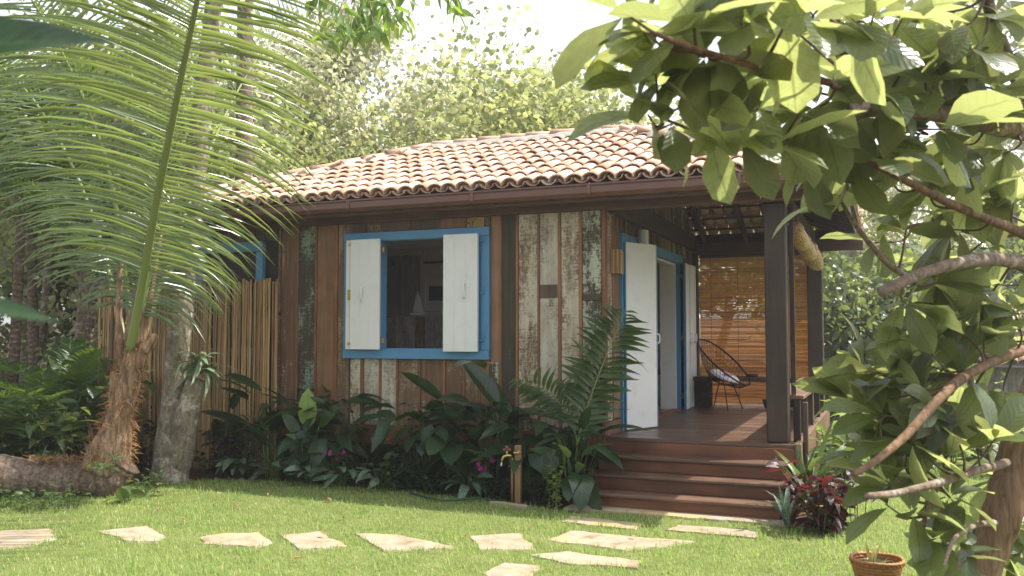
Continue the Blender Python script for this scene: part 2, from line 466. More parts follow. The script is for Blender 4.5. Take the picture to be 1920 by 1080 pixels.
MAT['l_dry'] = leaf_mat('dry fallen leaf', (.16, .075, .030), (.30, .18, .08), (.3, .15, .05), .15, .7)
MAT['rachis'] = simple('palm leaf stalk', (.22, .27, .085), .42, col2=(.16, .21, .06), sc_=5)
MAT['stem'] = simple('green stem', (.070, .12, .030), .5)
MAT['stem_lt'] = simple('pale green stem', (.20, .27, .08), .5)
MAT['bark_palm'] = bark_mat('palm trunk', (.055, .038, .028), (.18, .130, .096), (.36, .285, .225), (26, 26, 26), rings=75)
MAT['fibre'] = bark_mat('palm fibre sheath', (.060, .033, .018), (.25, .155, .092), (.50, .38, .275), (24, 24, 5), bump=1.0)
MAT['bark_moss'] = bark_mat('mottled tree bark', (.075, .062, .042), (.21, .175, .125), (.36, .31, .24), (22, 22, 12), lichen=(.50, .47, .41))
MAT['bark_grey'] = bark_mat('grey lichen bark', (.085, .060, .042), (.20, .150, .110), (.34, .28, .22), (20, 20, 20), lichen=(.44, .41, .36))
MAT['bark_brown'] = bark_mat('ridged brown bark', (.075, .045, .026), (.20, .125, .075), (.34, .225, .145), (26, 26, 3.5), bump=1.0)
MAT['bark_orange'] = bark_mat('orange brown bark', (.13, .065, .035), (.27, .145, .085), (.38, .24, .16), (10, 10, 10))
MAT['twig'] = simple('brown twig', (.13, .075, .045), .7, col2=(.08, .045, .028))
# ---------------------------------------------------------------- ground
def sheet(name, pts, z, mat):
    return tag(ob(name, mesh(name, [(x, y, z) for x, y in pts], [tuple(range(len(pts)))], mat)), kind='structure')
def ground():
    n = 60
    xs = np.sign(np.linspace(-1, 1, n)) * np.abs(np.linspace(-1, 1, n)) ** 2.6 * 120
    V = []; F = []
    for j in range(n):
        for i in range(n):
            x = xs[i] - 2; y = xs[j] + 6
            d = max(0, math.hypot(x + 3, y - 2) - 9)
            z = -0.012 + 0.10 * min(d, 2) / 2 * mnoise.noise(Vector((x * .35, y * .35, 0)))
            z += .06 * max(0, y - 9) if y < 60 else .06 * 51
            V.append((x, y, z - .02 * (d > 0)))
    for j in range(n - 1):
        for i in range(n - 1):
            a = j * n + i; F.append((a, a + 1, a + n + 1, a + n))
    o = ob('ground', mesh('ground', V, F, MAT['soil'], True)); tag(o, kind='structure')
ground()
LAWN = [(-9.5, -5.9), (6.5, -5.9), (14, 9), (1.6, 9), (.30, 5), (.22, -.3), (.2, -.85), (-2.1, -.95), (-2.6, -.75), (-4, -.62), (-5.4, -.55), (-5.9, -.62), (-6.4, -.85), (-6.7, -1.35), (-7.0, -1.75), (-9.5, -2.35)]
sheet('lawn', LAWN, 0.0, MAT['turf'])
STONES = [
 [(-6.3, -3.85), (-6.03, -3.6), (-5.77, -3.43), (-5.4, -3.69), (-5.37, -3.95), (-5.6, -4.2), (-6.0, -4.2)],
 [(-5.33, -3.36), (-5.09, -3.03), (-4.63, -3.29), (-4.54, -3.45), (-4.82, -3.53)],
 [(-4.36, -3.21), (-4.32, -3.06), (-4.03, -2.87), (-3.7, -3.12), (-3.74, -3.29), (-4.17, -3.38)],
 [(-3.8, -2.88), (-3.58, -2.64), (-3.05, -3.01), (-3.36, -3.24)],
 [(-3.27, -2.6), (-2.92, -2.50), (-2.25, -2.72), (-2.74, -3.03)],
 [(-2.35, -2.32), (-2.0, -2.06), (-1.66, -2.56), (-2.07, -2.72)],
 [(-1.76, -3.33), (-1.74, -3.0), (-1.47, -3.0), (-1.42, -3.31), (-1.56, -3.5)],
 [(-1.72, -2.21), (-1.64, -1.80), (-0.58, -1.80), (-1.05, -2.31)],
 [(-1.66, -2.72), (-1.44, -2.50), (-0.84, -2.58), (-0.80, -2.79), (-1.3, -2.86)],
 [(-1.85, -1.50), (-1.84, -1.22), (-1.15, -1.29), (-1.15, -1.54)],
 [(-0.92, -1.47), (-0.86, -1.23), (-0.17, -1.20), (-0.15, -1.49)],
 [(-1.2, -3.38), (-.98, -3.12), (-.75, -3.3), (-.8, -3.6), (-1.1, -3.6)]]
SL = ['large pale stepping stone at the left edge beside the fallen palm trunk', 'pale wedge stepping stone second from the left', 'pale stepping stone third from the left with ochre edge',
 'pale four sided stepping stone below the left shutter', 'long pale stepping stone below the window', 'pale stepping stone at the bend of the path', 'small pale stepping stone at the bottom edge, left of centre',
 'largest pale stepping stone leading to the steps', 'long pale stepping stone nearest the camera below the largest one', 'flat pale stone on the left just before the steps', 'flat pale stone on the right just before the steps', 'pale stepping stone peeking in at the bottom edge']
def stone_mesh(poly, z=.012):
    P = []
    for i in range(len(poly)):
        a = Vector((*poly[i], 0)); b = Vector((*poly[(i + 1) % len(poly)], 0))
        k = max(2, int((b - a).length / .07)); nrm = Vector((b.y - a.y, a.x - b.x, 0)).normalized()
        for j in range(k):
            p = a.lerp(b, j / k); w = min(1, 2.2 * min(j / k, 1 - j / k) + .2)
            P.append(p + nrm * (.05 * w * mnoise.noise(p * 4.1) + .018 * mnoise.noise(p * 17)))
    c = sum(P, Vector()) / len(P)
    n = len(P); V = []
    for s, zz in ((1.0, -.03), (1.0, z - .012), (.975, z), (.55, z + .004)):
        for p in P: V.append((p.x * s + c.x * (1 - s), p.y * s + c.y * (1 - s), zz + (.003 * mnoise.noise(p * 9) if zz > 0 else 0)))
    V.append((c.x, c.y, z + .004)); F = []
    for r in range(3):
        for i in range(n): F.append((r * n + i, r * n + (i + 1) % n, (r + 1) * n + (i + 1) % n, (r + 1) * n + i))
    for i in range(n): F.append((3 * n + i, 3 * n + (i + 1) % n, 4 * n))
    V = [(x - c.x, y - c.y, zz) for x, y, zz in V]
    return V, F, c
for poly, lab in zip(STONES, SL):
    area = sum(poly[i][0] * poly[(i + 1) % len(poly)][1] - poly[(i + 1) % len(poly)][0] * poly[i][1] for i in range(len(poly)))
    if area < 0: poly = poly[::-1]
    V, F, c = stone_mesh(poly)
    o = ob('stepping_stone', mesh('stepping_stone', V, F, MAT['stone'], False), None, T(c)); tag(o, lab, 'stepping stone', 'stepping stones in the lawn')
V, F, c = stone_mesh([(-2.02, -.92), (.02, -.92), (.02, -.66), (-2.02, -.66)], .02)
tag(ob('foot_slab', mesh('foot_slab', V, F, MAT['stone']), None, T(c)), 'narrow stone slab at the foot of the wooden steps', 'slab')
V, F, c = stone_mesh([(-2.78, -.96), (-2.36, -1.06), (-2.36, -.98), (-2.78, -.88)], .03)
tag(ob('edging_stone', mesh('edging_stone', V, F, MAT['stone']), None, T(c)), 'small pale edging stone at the foot of the tap stake', 'stone')
def inpoly(x, y, poly):
    x = np.asarray(x); y = np.asarray(y); r = np.zeros(x.shape, bool)
    for i in range(len(poly)):
        x1, y1 = poly[i]; x2, y2 = poly[(i + 1) % len(poly)]
        c = ((y1 > y) != (y2 > y)) & (x < (x2 - x1) * (y - y1) / (y2 - y1 + 1e-12) + x1)
        r ^= c
    return r
def grass():
    n = 380000
    # more blades near the camera, fewer far away
    x = rng.uniform(-9.5, 6, n); y = rng.uniform(-5.4, 5.5, n)
    dx = x - CAM.x; dy = y - CAM.y
    dep = dx * FW.x + dy * FW.y; lat = dx * RT.x + dy * RT.y
    keep = inpoly(x, y, LAWN) & (np.abs(lat / np.maximum(dep, .1)) < .62) & (dep > 5.4)
    keep &= rng.uniform(0, 1, n) < np.clip(1.25 - (dep - 6) * .075, .3, 1)
    for p in STONES + [[(-2.0, -.9), (0, -.9), (0, -.6), (-2.0, -.6)]]:
        c = np.mean(p, 0); q = [tuple(c + (np.array(v) - c) * .91) for v in p]
        keep &= ~inpoly(x, y, q)
    keep &= ~((x > -2.0) & (x < .0) & (y > -.85))
    x = x[keep]; y = y[keep]; n = len(x)
    sx = np.array([mnoise.noise(Vector((a * .9, b * .9, 3))) for a, b in zip(x, y)])
    sp = np.array([mnoise.noise(Vector((a * 5, b * 5, 8))) for a, b in zip(x, y)])
    h = rng.gamma(6, .0042, n) * (1 + .5 * sx + .55 * sp); h = np.clip(h, .010, .075)
    dmin = np.full(n, 9.0)   # longer tufts against the edges of the stones
    for p in STONES + [[(-2.02, -.94), (.02, -.94), (.02, -.7), (-2.02, -.7)]]:
        for i in range(len(p)):
            a = np.array(p[i]); b = np.array(p[(i + 1) % len(p)]); ab = b - a
            t = np.clip(((x - a[0]) * ab[0] + (y - a[1]) * ab[1]) / (ab @ ab), 0, 1)
            dmin = np.minimum(dmin, np.hypot(x - a[0] - t * ab[0], y - a[1] - t * ab[1]))
    h *= 1 + .45 * np.clip(1 - dmin / .08, 0, 1)
    az = rng.uniform(0, 2 * PI, n); lean = rng.uniform(.1, .95, n) * h
    w = rng.uniform(.0016, .0034, n)
    ca, sa = np.cos(az), np.sin(az)
    px, py = -sa * w, ca * w
    V = np.zeros((n, 5, 3), np.float32)
    V[:, 0] = np.stack([x - px, y - py, np.full(n, -.004)], 1)
    V[:, 1] = np.stack([x + px, y + py, np.full(n, -.004)], 1)
    mx, my = x + ca * lean * .35, y + sa * lean * .35
    V[:, 2] = np.stack([mx - px * .8, my - py * .8, h * .62], 1)
    V[:, 3] = np.stack([mx + px * .8, my + py * .8, h * .62], 1)
    V[:, 4] = np.stack([x + ca * lean, y + sa * lean, h], 1)
    b = np.arange(n)[:, None] * 5
    F = np.concatenate([b + [0, 1, 3], b + [0, 3, 2], b + [2, 3, 4]], 0)
    o = ob('grass', npmesh('grass', V.reshape(-1, 3), F, MAT['grass']))
    tag(o, 'short green lawn grass around the stepping stones', 'grass', kind='stuff')
grass()
# ---------------------------------------------------------------- cottage
house = thing('cottage', (-4.0, 2.3, 0), 'low timber cottage of peeling reclaimed boards with clay tile roof and blue windows', 'house')
def sub(name):
    o = bpy.data.objects.new(name, None); o.empty_display_size = .1
    return link(o, house, W[house].copy())
XW = -1.87                      # plane of the side wall towards the porch
XL, XR, YF, YB, ZE, K = -7.85, 0.52, -0.40, 5.06, 3.21, 0.40
YR = (YF + YB) / 2
AL = math.atan(K)
# -- front wall boards and battens
fw_ = sub('front_wall')
def vboard(x0, x1, z0, z1, mat, proud=0.0):
    return box('board', MAT[mat], fw_, x0, x1, -.004 - proud, .020, z0, z1, .003)
def pboards(L, z0, z1, y=600):
    prev = None
    for a, b, m in L:
        x0, x1 = fx(a, y), fx(b, y)
        vboard(x0, x1, z0, z1, m, rnd.uniform(0, .007))
        if prev is not None and x0 - prev < .12:
            box('batten', MAT['batten'], fw_, prev + .004, x0 - .004, -.016, .012, z0, z1, .003)
        prev = x1
pboards([(527, 556, 'p_brown'), (560, 590, 'p_bottle'), (595, 626, 'brown'), (634, 655, 'p_dusk')], .62, 2.98)
pboards([(921, 938, 'brown'), (942, 967, 'p_dkgreen'), (973, 1008, 'p_cream'), (1013, 1047, 'p_pale'), (1053, 1086, 'p_cream'), (1093, 1128, 'p_green')], .62, 2.98)
box('batten', MAT['batten'], fw_, fx(1129.5), XW + .008, -.02, .02, .62, 2.98, .003)
pboards([(657, 676, 'p_cream'), (683, 711, 'p_pale'), (716, 743, 'p_pale'), (748, 785, 'p_dusk'), (790, 831, 'p_brown'), (836, 868, 'p_brown'), (873, 898, 'p_dusk'), (902, 919.5, 'brown')], .62, 1.386, 690)
pboards([(657, 686, 'dkbrown'), (689, 714, 'p_dusk'), (717, 768, 'dkbrown'), (771, 822, 'dkbrown'), (826, 872, 'brown'), (876, 908, 'p_ochre'), (910, 919, 'p_dusk')], 2.87, 2.98, 420)
o = box('board', MAT['p_green'], fw_, fx(918, 690), fx(936, 690), -.020, -.012, .64, 1.36, .002)
for a, b in ((1013, 1047), (1093, 1128)):      # dark patch plates nailed on two boards
    z = onY(1030, 546, 0).z if a == 1013 else onY(1110, 557, 0).z
    box('patch_plate', MAT['dkbrown'], fw_, fx(a) + .006, fx(b) - .006, -.02, -.010, z - (.07 if a == 1013 else .035), z + (.07 if a == 1013 else .03), .002)
x = -7.45
while x < fx(525) - .03:                       # wall behind the bamboo screen
    w = rnd.uniform(.14, .2)
    x1 = min(x + w, fx(525))
    if x1 > -7.30 - .001 and x < -6.24:        # beside and over the far window
        vboard(x, x1, 2.83, 2.98, 'dkbrown')
    else: vboard(x, x1, .62, 2.98, rnd.choice(['dkbrown', 'brown', 'p_dusk']))
    x = x1 + .012
box('sill_beam', MAT['red_timber_x'], fw_, -7.45, XW, -.03, .10, .40, .615, .008)
# wall core and room shell
XA, XB, ZA, ZB = fx(714, 650), fx(897, 650), 1.50, 2.765     # window opening
core = MB()
for (a, b, c_, d) in ((-7.45, XA, .61, 3.0), (XB, XW - .012, .61, 3.0), (XA, XB, .61, ZA), (XA, XB, ZB, 3.0)):
    core.box(a, b, .021, .085, c_, d, .001)
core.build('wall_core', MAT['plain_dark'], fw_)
under = MB(); under.box(-7.4, XW - .05, .12, .16, -.1, .42, .002); under.box(-7.4, -7.36, .12, 4.6, -.1, .61); under.build('underfloor_void_sheet', MAT['plain_dark'], fw_)  # dark sheets stand in for the shaded void under the floor
room = sub('room')
r_ = MB()
for (a, b, c_, d) in ((-7.40, XA, .63, 2.99), (XB, XW - .07, .63, 2.99), (XA, XB, .63, ZA), (XA, XB, ZB, 2.99)):
    r_.box(a, b, .086, .10, c_, d, .001)
r_.box(-7.42, -7.40, .1, 4.6, .63, 2.99); r_.box(-7.4, XW - .05, 4.58, 4.62, .63, 2.99)
r_.box(-7.4, XW - .07, .1, 4.58, 2.99, 3.02)                     # ceiling
r_.build('room_lining', MAT['room'], room)
box('floor', MAT['deck'], room, -7.4, XW - .02, .1, 4.58, .58, .618, .002)
def partition():                                              # partition behind the window, with a curtained doorway
    y = 3.0
    p = lambda a, b: onY(a, b, y)
    xa, xb, zt = p(722, 480).x - .25, p(789, 480).x, p(760, 478).z
    x = -7.39
    while x < -3.2:
        x1 = x + .145
        if x1 < xa or x > xb: box('lining_board', MAT['room'], room, x, x1 - .004, y, y + .03, .63, 2.98, .003)
        else: box('lining_board', MAT['room'], room, x, x1 - .004, y, y + .03, zt, 2.98, .003)
        x = x1
    box('door_trim', MAT['room'], room, xb, xb + .07, y - .02, y, .63, zt + .06, .004)
    box('door_trim', MAT['room'], room, xa, xb, y - .02, y, zt, zt + .06, .004)
    V = []; F = []; n = 28; x0, x1 = p(745, 480).x, p(787, 480).x
    for i in range(n + 1):
        t = i / n
        for k, z in enumerate((zt - .01, 1.6, .66)):
            V.append((x0 + (x1 - x0) * t, y + .08 + (.03 + .01 * k) * math.sin(t * 31 + k * .3) + .012 * math.sin(t * 67), z))
    for i in range(n):
        for k in range(2): a = i * 3 + k; F.append((a, a + 3, a + 4, a + 1))
    tag(ob('curtain', mesh('curtain', V, F, simple('curtain cloth', (.5, .47, .4), .9), True)), 'pale curtain hanging in the inner doorway seen through the window', 'curtain')
    q = MB(); a = p(797, 493); q.tube([(a.x, y - .05, a.z), (a.x + .75, y - .05, a.z)], .016)
    q.tube([(a.x + .4, y - .05, a.z), (a.x + .4, y, a.z)], .01); q.tube([(a.x + .41, y - .07, a.z + .03), (a.x + .5, y - .07, a.z + .03)], .012)
    tag(q.build('wall_rod', MAT['dark_timber_x']), 'thin dark rod on the white wall above the picture', 'rod')
    a = p(796, 518); b = p(840, 583)
    f = thing('picture', ((a.x + b.x) / 2, y, b.z), 'white framed picture with dark image on the room wall', 'picture')
    w = .03; m = MB(); x0, x1, z0, z1 = a.x, b.x + .1, b.z, a.z
    m.box(x0, x0 + w, y - .03, y - .002, z0, z1); m.box(x1 - w, x1, y - .03, y - .002, z0, z1); m.box(x0 + w, x1 - w, y - .03, y - .002, z0, z0 + w); m.box(x0 + w, x1 - w, y - .03, y - .002, z1 - w, z1)
    m.build('frame', MAT['white'], f)
    m = MB(); m.box(x0 + w, x1 - w, y - .012, y - .004, z0 + w, z1 - w); m.build('mount', MAT['room'], f)
    c0 = p(805, 537); c1 = p(845, 563); m = MB(); m.box(c0.x, c1.x, y - .018, y - .013, c1.z, c0.z)
    m.build('image', simple('dark blue picture', (.03, .045, .07), .3, col2=(.10, .12, .13), sc_=14), f)
partition()
def headboard():
    y = 1.7; z1 = onY(770, 592, y).z
    h = thing('headboard', (-5, y, .62), 'weathered grey plank headboard inside the window', 'headboard')
    x = onY(700, 600, y).x; ms = ['greyplank', 'greyplank', 'p_pale', 'greyplank', 'p_dusk']
    i = 0
    while x < -3.9:
        w = (.16, .2, .11, .19, .15)[i % 5]
        box('plank', MAT[ms[i % 5]], h, x, x + w - .005, y, y + .03, .62, z1 - .02, .003); x += w; i += 1
    box('cap', MAT['greyplank'], h, onY(700, 600, y).x, x, y - .02, y + .10, z1 - .02, z1, .004)
    s = onY(783, 581, y + .04)
    b = thing('toy_sailboat', (s.x, y + .04, z1), 'small white model sailboat on the headboard inside the window', 'model boat')
    sc_ = (onY(783, 545, y).z - z1)
    m = MB(); V = [(-.075, 0, .055), (.10, 0, .045), (-.005, 0, sc_)]
    V = [(p[0], -.006, p[2]) for p in V] + [(p[0], .006, p[2]) for p in V]
    m.add(V, [(0, 1, 2), (5, 4, 3), (0, 3, 4, 1), (1, 4, 5, 2), (2, 5, 3, 0)]); m.build('sail', MAT['white'], b, T(s.x, y + .04, z1))
    m = MB(); m.tube([(-.005, .008, .03), (-.005, .008, sc_ + .01)], .004); m.build('mast', MAT['dark_timber'], b, T(s.x, y + .04, z1))
    V, F = tube([(-.11, 0, .03), (-.06, 0, .022), (.05, 0, .022), (.13, 0, .035)], [.012, .022, .022, .006], 8); m = MB(); m.add(V, F); m.build('hull', MAT['white'], b, T(s.x, y + .04, z1))
headboard()
# -- window with bifold shutters
win = sub('window')
wx0, wx1, wz0, wz1 = -5.07, -3.185, 1.388, 2.862
def wb(name, mat, *a, c=.004): return box(name, MAT[mat], win, *a, c=c)
wb('frame_rail', 'blue', wx0, wx1, -.055, .02, wz1 - .10, wz1)
wb('frame_rail', 'blue', wx0, wx1, -.06, .02, wz0, wz0 + .105)
wb('frame_stile', 'blue', wx0, wx0 + .09, -.050, .02, wz0 + .107, wz1 - .102)
wb('frame_stile', 'blue', wx1 - .10, wx1, -.052, .02, wz0 + .107, wz1 - .102)
wb('frame_stile', 'blue', XB + .005, wx1 - .102, -.040, .02, wz0 + .107, wz1 - .102)
wb('frame_stile', 'blue', wx0 + .092, XA - .005, -.040, .02, wz0 + .107, wz1 - .102)
wb('reveal', 'blue', XA - .004, XA + .018, -.05, .10, ZA + .002, ZB - .002)
wb('reveal', 'blue', XB - .018, XB + .004, -.045, .10, ZA + .002, ZB - .002)
wb('reveal', 'blue', XA + .02, XB - .02, -.048, .10, ZA - .012, ZA + .008)
wb('reveal', 'blue', XA + .02, XB - .02, -.046, .10, ZB - .010, ZB + .010)
def shutter(x0, x1, z0, z1, y0, gaps, label, rz=0, piv=None):
    b = MB(); o = Vector((x0 if piv is None else piv, y0, z0)); n = 3
    e = [x0] + list(gaps) + [x1]
    for q, w in zip(e, e[1:]): b.box(q - o.x + (.0003 if q > x0 else 0), w - o.x - (.0003 if w < x1 else 0), -.028, 0, 0, z1 - z0, .0016)
    s = b.build('shutter', MAT['white'], win, T(o) @ Matrix.Rotation(rz, 4, 'Z')); s['label'] = label
    return o, rz
shutter(-5.005, -4.945, 1.495, 2.775, -.075, [], 'narrow outer fold of the left white shutter', math.radians(0))
shutter(-4.935, -4.525, 1.495, 2.775, -.095, [-4.80, -4.66], 'left white shutter fold hooked open', math.radians(-3))
shutter(-3.705, -3.285, 1.478, 2.782, -.115, [-3.565, -3.425], 'right white shutter half open', math.radians(0))
wb('shutter', 'white', -3.69, -3.295, -.108, -.082, 1.485, 2.775)
def arch_handle(parent, x, y, z, h=.15, w=.022, mat='white', ax=Vector((0, -1, 0))):
    P = [Vector((x, y, z - h / 2)), Vector((x, y, z - h / 2)) + ax * .025, Vector((x, y, z - h / 4)) + ax * .04, Vector((x, y, z + h / 4)) + ax * .04, Vector((x, y, z + h / 2)) + ax * .025, Vector((x, y, z + h / 2))]
    m = MB(); m.tube(spline(P, 4), w / 2, 8); m.build('handle', MAT[mat], parent, smooth=True)
arch_handle(win, -4.76, -.125, 2.14); arch_handle(win, -3.44, -.143, 2.15)
m = MB(); m.tube([(-4.941, -.112, 1.50), (-4.941, -.112, 2.77)], .006)
m.build('bolt_rod', MAT['brass'], win)
for z in (1.56, 2.13, 2.72): wb('bolt_catch', 'brass', -4.965, -4.925, -.127, -.108, z - (.06 if 2 < z < 2.5 else .015), z + (.06 if 2 < z < 2.5 else .015), c=.003)
for z in (1.60, 2.65): wb('hinge', 'brass', -4.53, -4.495, -.10, -.052, z - .03, z + .03, c=.003)
for z in (1.60, 2.12, 2.70):
    m = MB(); m.tube([(-3.285, -.075, z), (-3.235, -.064, z)], .008); m.tube([(-3.235, -.064, z), (-3.235, -.064, z + .07)], .007); m.build('hook', MAT['blue'], win)
wn2 = sub('window')
for a in ((-7.30, -6.26, -.05, .02, 2.70, 2.825), (-7.30, -6.26, -.05, .02, 1.40, 1.50), (-6.36, -6.26, -.048, .02, 1.503, 2.697), (-7.30, -7.20, -.048, .02, 1.503, 2.697)):
    box('frame_rail', MAT['blue'], wn2, *a)
box('shutter', MAT['plain_dark'], wn2, -7.198, -6.362, -.02, .019, 1.503, 2.697)  # opaque dark panel standing in for the dark window glass
# -- side wall towards the porch, with the folding doors
sw = sub('side_wall')
DY0, DY1, DZ1 = .62, 3.60, 2.68
def roofz(y): return ZE - .10 + K * (min(y, YB - (y - YF)) - YF) if True else 0
def sboard(y0, y1, z0, z1, mat, proud=0.0):
    return box('board', MAT[mat], sw, XW - .025, XW + proud, y0, y1, z0, z1, .003)
sboard(0.022, .06, .75, 2.98, 'batten', .012); sboard(.07, .26, .75, 2.98, 'p_cream'); sboard(.27, .30, .75, 2.98, 'batten', .01); sboard(.31, .565, .75, 2.98, 'brown')
box('skirting', MAT['red_timber_x'], sw, XW - .03, XW + .012, .022, .565, .602, .745, .004)
y = .02
while y < 4.6:
    w = rnd.uniform(.10, .17); y1 = min(y + w, 4.62)
    top = min(roofz(y), roofz(y1)) - .02
    m = rnd.choice(['dkbrown', 'p_dusk', 'dkbrown', 'p_dusk', 'p_green', 'p_brown'])
    if y > .5 and y < DY1 + .12: sboard(y, y1, 2.805, 2.96, m, rnd.uniform(0, .01))
    elif y >= DY1 + .12: sboard(y, y1, .61, 2.96, m, rnd.uniform(0, .01))
    if top > 3.2: sboard(y, y1, 3.195, top, m, rnd.uniform(0, .01))
    if rnd.random() < .45: box('batten', MAT['brown'], sw, XW + .002, XW + .022, y1 + .001, y1 + .016, 2.81 if y < DY1 else .62, 2.955, .002)
    y = y1 + .014
box('wall_beam', MAT['dark_timber_y'], sw, XW - .05, XW + .065, .13, 4.6, 2.965, 3.19, .01)
m = MB()
m.box(XW - .07, XW - .027, .09, DY0 - .01, .60, 3.2, .002); m.box(XW - .07, XW - .027, DY1 + .01, 4.62, .60, 3.2, .002); m.box(XW - .07, XW - .027, DY0 - .01, DY1 + .01, 2.70, 3.5, .002)
m.build('wall_core', MAT['plain_dark'], sw)
dr = sub('porch_door')
def db(name, mat, *a, c=.004): return box(name, MAT[mat], dr, *a, c=c)
db('frame_head', 'blue', XW - .03, XW + .035, .575, 3.73, DZ1, 2.80)
db('frame_jamb', 'blue', XW - .03, XW + .03, .575, DY0, .60, DZ1 - .002)
db('frame_jamb', 'blue', XW - .03, XW + .03, DY1, 3.73, .60, DZ1 - .002)
db('reveal', 'white', XW - .26, XW - .032, DY1 - .03, DY1 + .04, .61, DZ1 + .02)
db('reveal', 'white', XW - .16, XW - .032, DY0, DY1 - .032, DZ1 - .03, DZ1 + .02)
db('threshold', 'red_timber_x', XW - .08, XW + .03, DY0, DY1, .60, .626)
def leaf_panel(p0, p1, z0, z1, t=.035, lab=None, edge=True):
    d = Vector((p1[0] - p0[0], p1[1] - p0[1], 0)); L = d.length; a = math.atan2(d.y, d.x)
    b = MB(); b.box(0, L, -t / 2, t / 2, 0, z1 - z0, .003)
    o = b.build('door_leaf', MAT['white'], dr, T(p0[0], p0[1], z0) @ Matrix.Rotation(a, 4, 'Z'))
    if lab: o['label'] = lab
    if edge:
        b = MB(); b.box(-.016, -.001, -t / 2, t / 2 + .002, 0, z1 - z0, .002); b.box(L + .001, L + .013, -t / 2, t / 2 + .002, 0, z1 - z0, .002)
        b.build('leaf_edge', MAT['blue'], dr, T(p0[0], p0[1], z0) @ Matrix.Rotation(a, 4, 'Z'))
leaf_panel((XW + .045, .63), (-1.60, 1.10), .615, 2.70, lab='front white door leaf folded out towards the steps')
leaf_panel((-1.592, 1.14), (XW + .06, .98), .62, 2.69, edge=False)
leaf_panel((-1.775, 3.60), (-1.80, 3.98), .615, 2.69); leaf_panel((-1.79, 3.995), (-1.775, 4.24), .615, 2.69, edge=False); leaf_panel((-1.77, 4.25), (-1.80, 4.46), .615, 2.69, edge=False)
for y in (3.92, 4.19): arch_handle(dr, -1.765, y, 1.62, .14, .02, 'white', Vector((1, 0, 0)))
arch_handle(dr, -1.585, 1.11, 1.62, .1, .02, 'white', Vector((.6, .6, 0)))
for z in (.80, 1.62, 2.5): db('hinge', 'brass', XW + .03, XW + .06, 3.62, 3.67, z - .035, z + .035, c=.003)
box('back_wall', MAT['room'], room, -3.6, XW - .07, 4.50, 4.57, .62, 2.98)
def room_bench():
    t = thing('room_bench', (-2.5, 4.2, .62), 'dark low bench with pale front seen through the open door', 'bench')
    box('top', MAT['plain_dark'], t, -2.95, -2.12, 3.95, 4.48, 1.08, 1.14); box('front', MAT['room'], t, -2.9, -2.2, 3.99, 4.01, .72, 1.078)
    for x in (-2.93, -2.18): box('leg', MAT['plain_dark'], t, x, x + .05, 3.97, 4.03, .62, 1.078)
room_bench()
# -- porch: deck, steps, posts, beams
dk = sub('porch_deck')
y = .004; i = 0
while y < 4.75:
    box('board', MAT['deck'], dk, -1.866, .012, y, y + .108, .565, .6 + rnd.uniform(-.0015, .0015), .004); y += .112
box('rim_board', MAT['red_timber_x'], dk, -1.99, .012, -.012, .022, .40, .563, .004)
box('rim_board', MAT['rail'], dk, .014, .075, -.005, 4.78, .28, .612, .006)
box('rim_board', MAT['red_timber_x'], dk, -1.90, .012, 4.745, 4.78, .28, .61, .006)
for yy in (.3, 1.6, 3.0, 4.4): box('joist', MAT['dark_timber_x'], dk, -1.86, .01, yy, yy + .08, .40, .563)
m = MB(); m.box(-1.86, -.02, .8, .84, -.05, .40); m.box(-.06, -.02, .84, 4.7, -.05, .40); m.build('underfloor_void_sheet', MAT['plain_dark'], dk)  # dark sheets painted as the shade below the deck
st = sub('steps')
for i, (yn, z, xa, xb) in enumerate(((-.30, .45, -1.885, .0), (-.53, .30, -1.90, -.015), (-.76, .15, -1.985, -.02))):
    box('tread', MAT['tread'], st, xa, xb, yn, (yn + .29 if i else -.014), z - .036, z, .009)
    box('riser', MAT['red_timber_x'], st, xa + .02, xb - .03, yn + .03, yn + .05, z - .148 if i < 2 else -.02, z - .038, .003)
for xx in (-1.93, -.03): box('stringer', MAT['dark_timber_y'], st, xx, xx + .04, -.69, -.03, -.02, .10, .003); 
ps = sub('porch_frame')
def pb(name, mat, *a, c=.008): return box(name, MAT[mat], ps, *a, c=c)
pb('post', 'dark_timber', -.255, -.045, .10, .31, .602, 2.975, c=.012)
pb('post', 'dark_timber', -.19, .02, 4.50, 4.70, .602, 2.90, c=.012)
pb('post', 'dark_timber', -1.855, -1.78, 4.56, 4.70, .602, 2.90)
pb('front_beam', 'fascia', -7.5, .40, -.02, .13, 2.985, 3.16)
pb('side_beam', 'dark_timber_y', -.20, -.06, .14, 4.58, 2.985, 3.15)
pb('back_beam', 'dark_timber_x', -1.90, .58, 4.585, 4.74, 2.885, 3.06)
pb('fascia', 'fascia', -7.8, .48, -.335, -.305, 3.03, 3.17)
pb('fascia', 'dark_timber_y', .47, .50, -.30, 4.98, 3.03, 3.17)
pb('fascia', 'dark_timber_x', XL + .1, .46, 5.0, 5.03, 2.99, 3.235)  # board added to close the bright sky gap under the back eave
pb('corner_board', 'dark_timber', -.035, .012, .285, .315, 1.065, 2.975, c=.003)
rl = sub('railing')
def rb(name, mat, *a, c=.006): return box(name, MAT[mat], rl, *a, c=c)
rb('ledge', 'rail', -.27, .085, .285, 4.45, 1.02, 1.062)
for yy, w in ((.29, .05), (1.05, .05), (1.95, .14), (3.1, .06), (3.9, .14)): rb('baluster', 'dark_timber', -.02 if w < .1 else -.05, .05, yy, yy + w, .614 if yy > .5 else .3, 1.018)
rb('baluster', 'dark_timber', .078, .125, .20, .26, .02, 1.0)
rb('bench_seat', 'dark_timber_x', -1.84, -.275, 4.10, 4.55, 1.0, 1.055)
rb('bench_support', 'plain_dark', -1.775, -1.56, 4.15, 4.52, .602, .998); rb('bench_support', 'plain_dark', -.5, -.29, 4.2, 4.5, .602, .998)
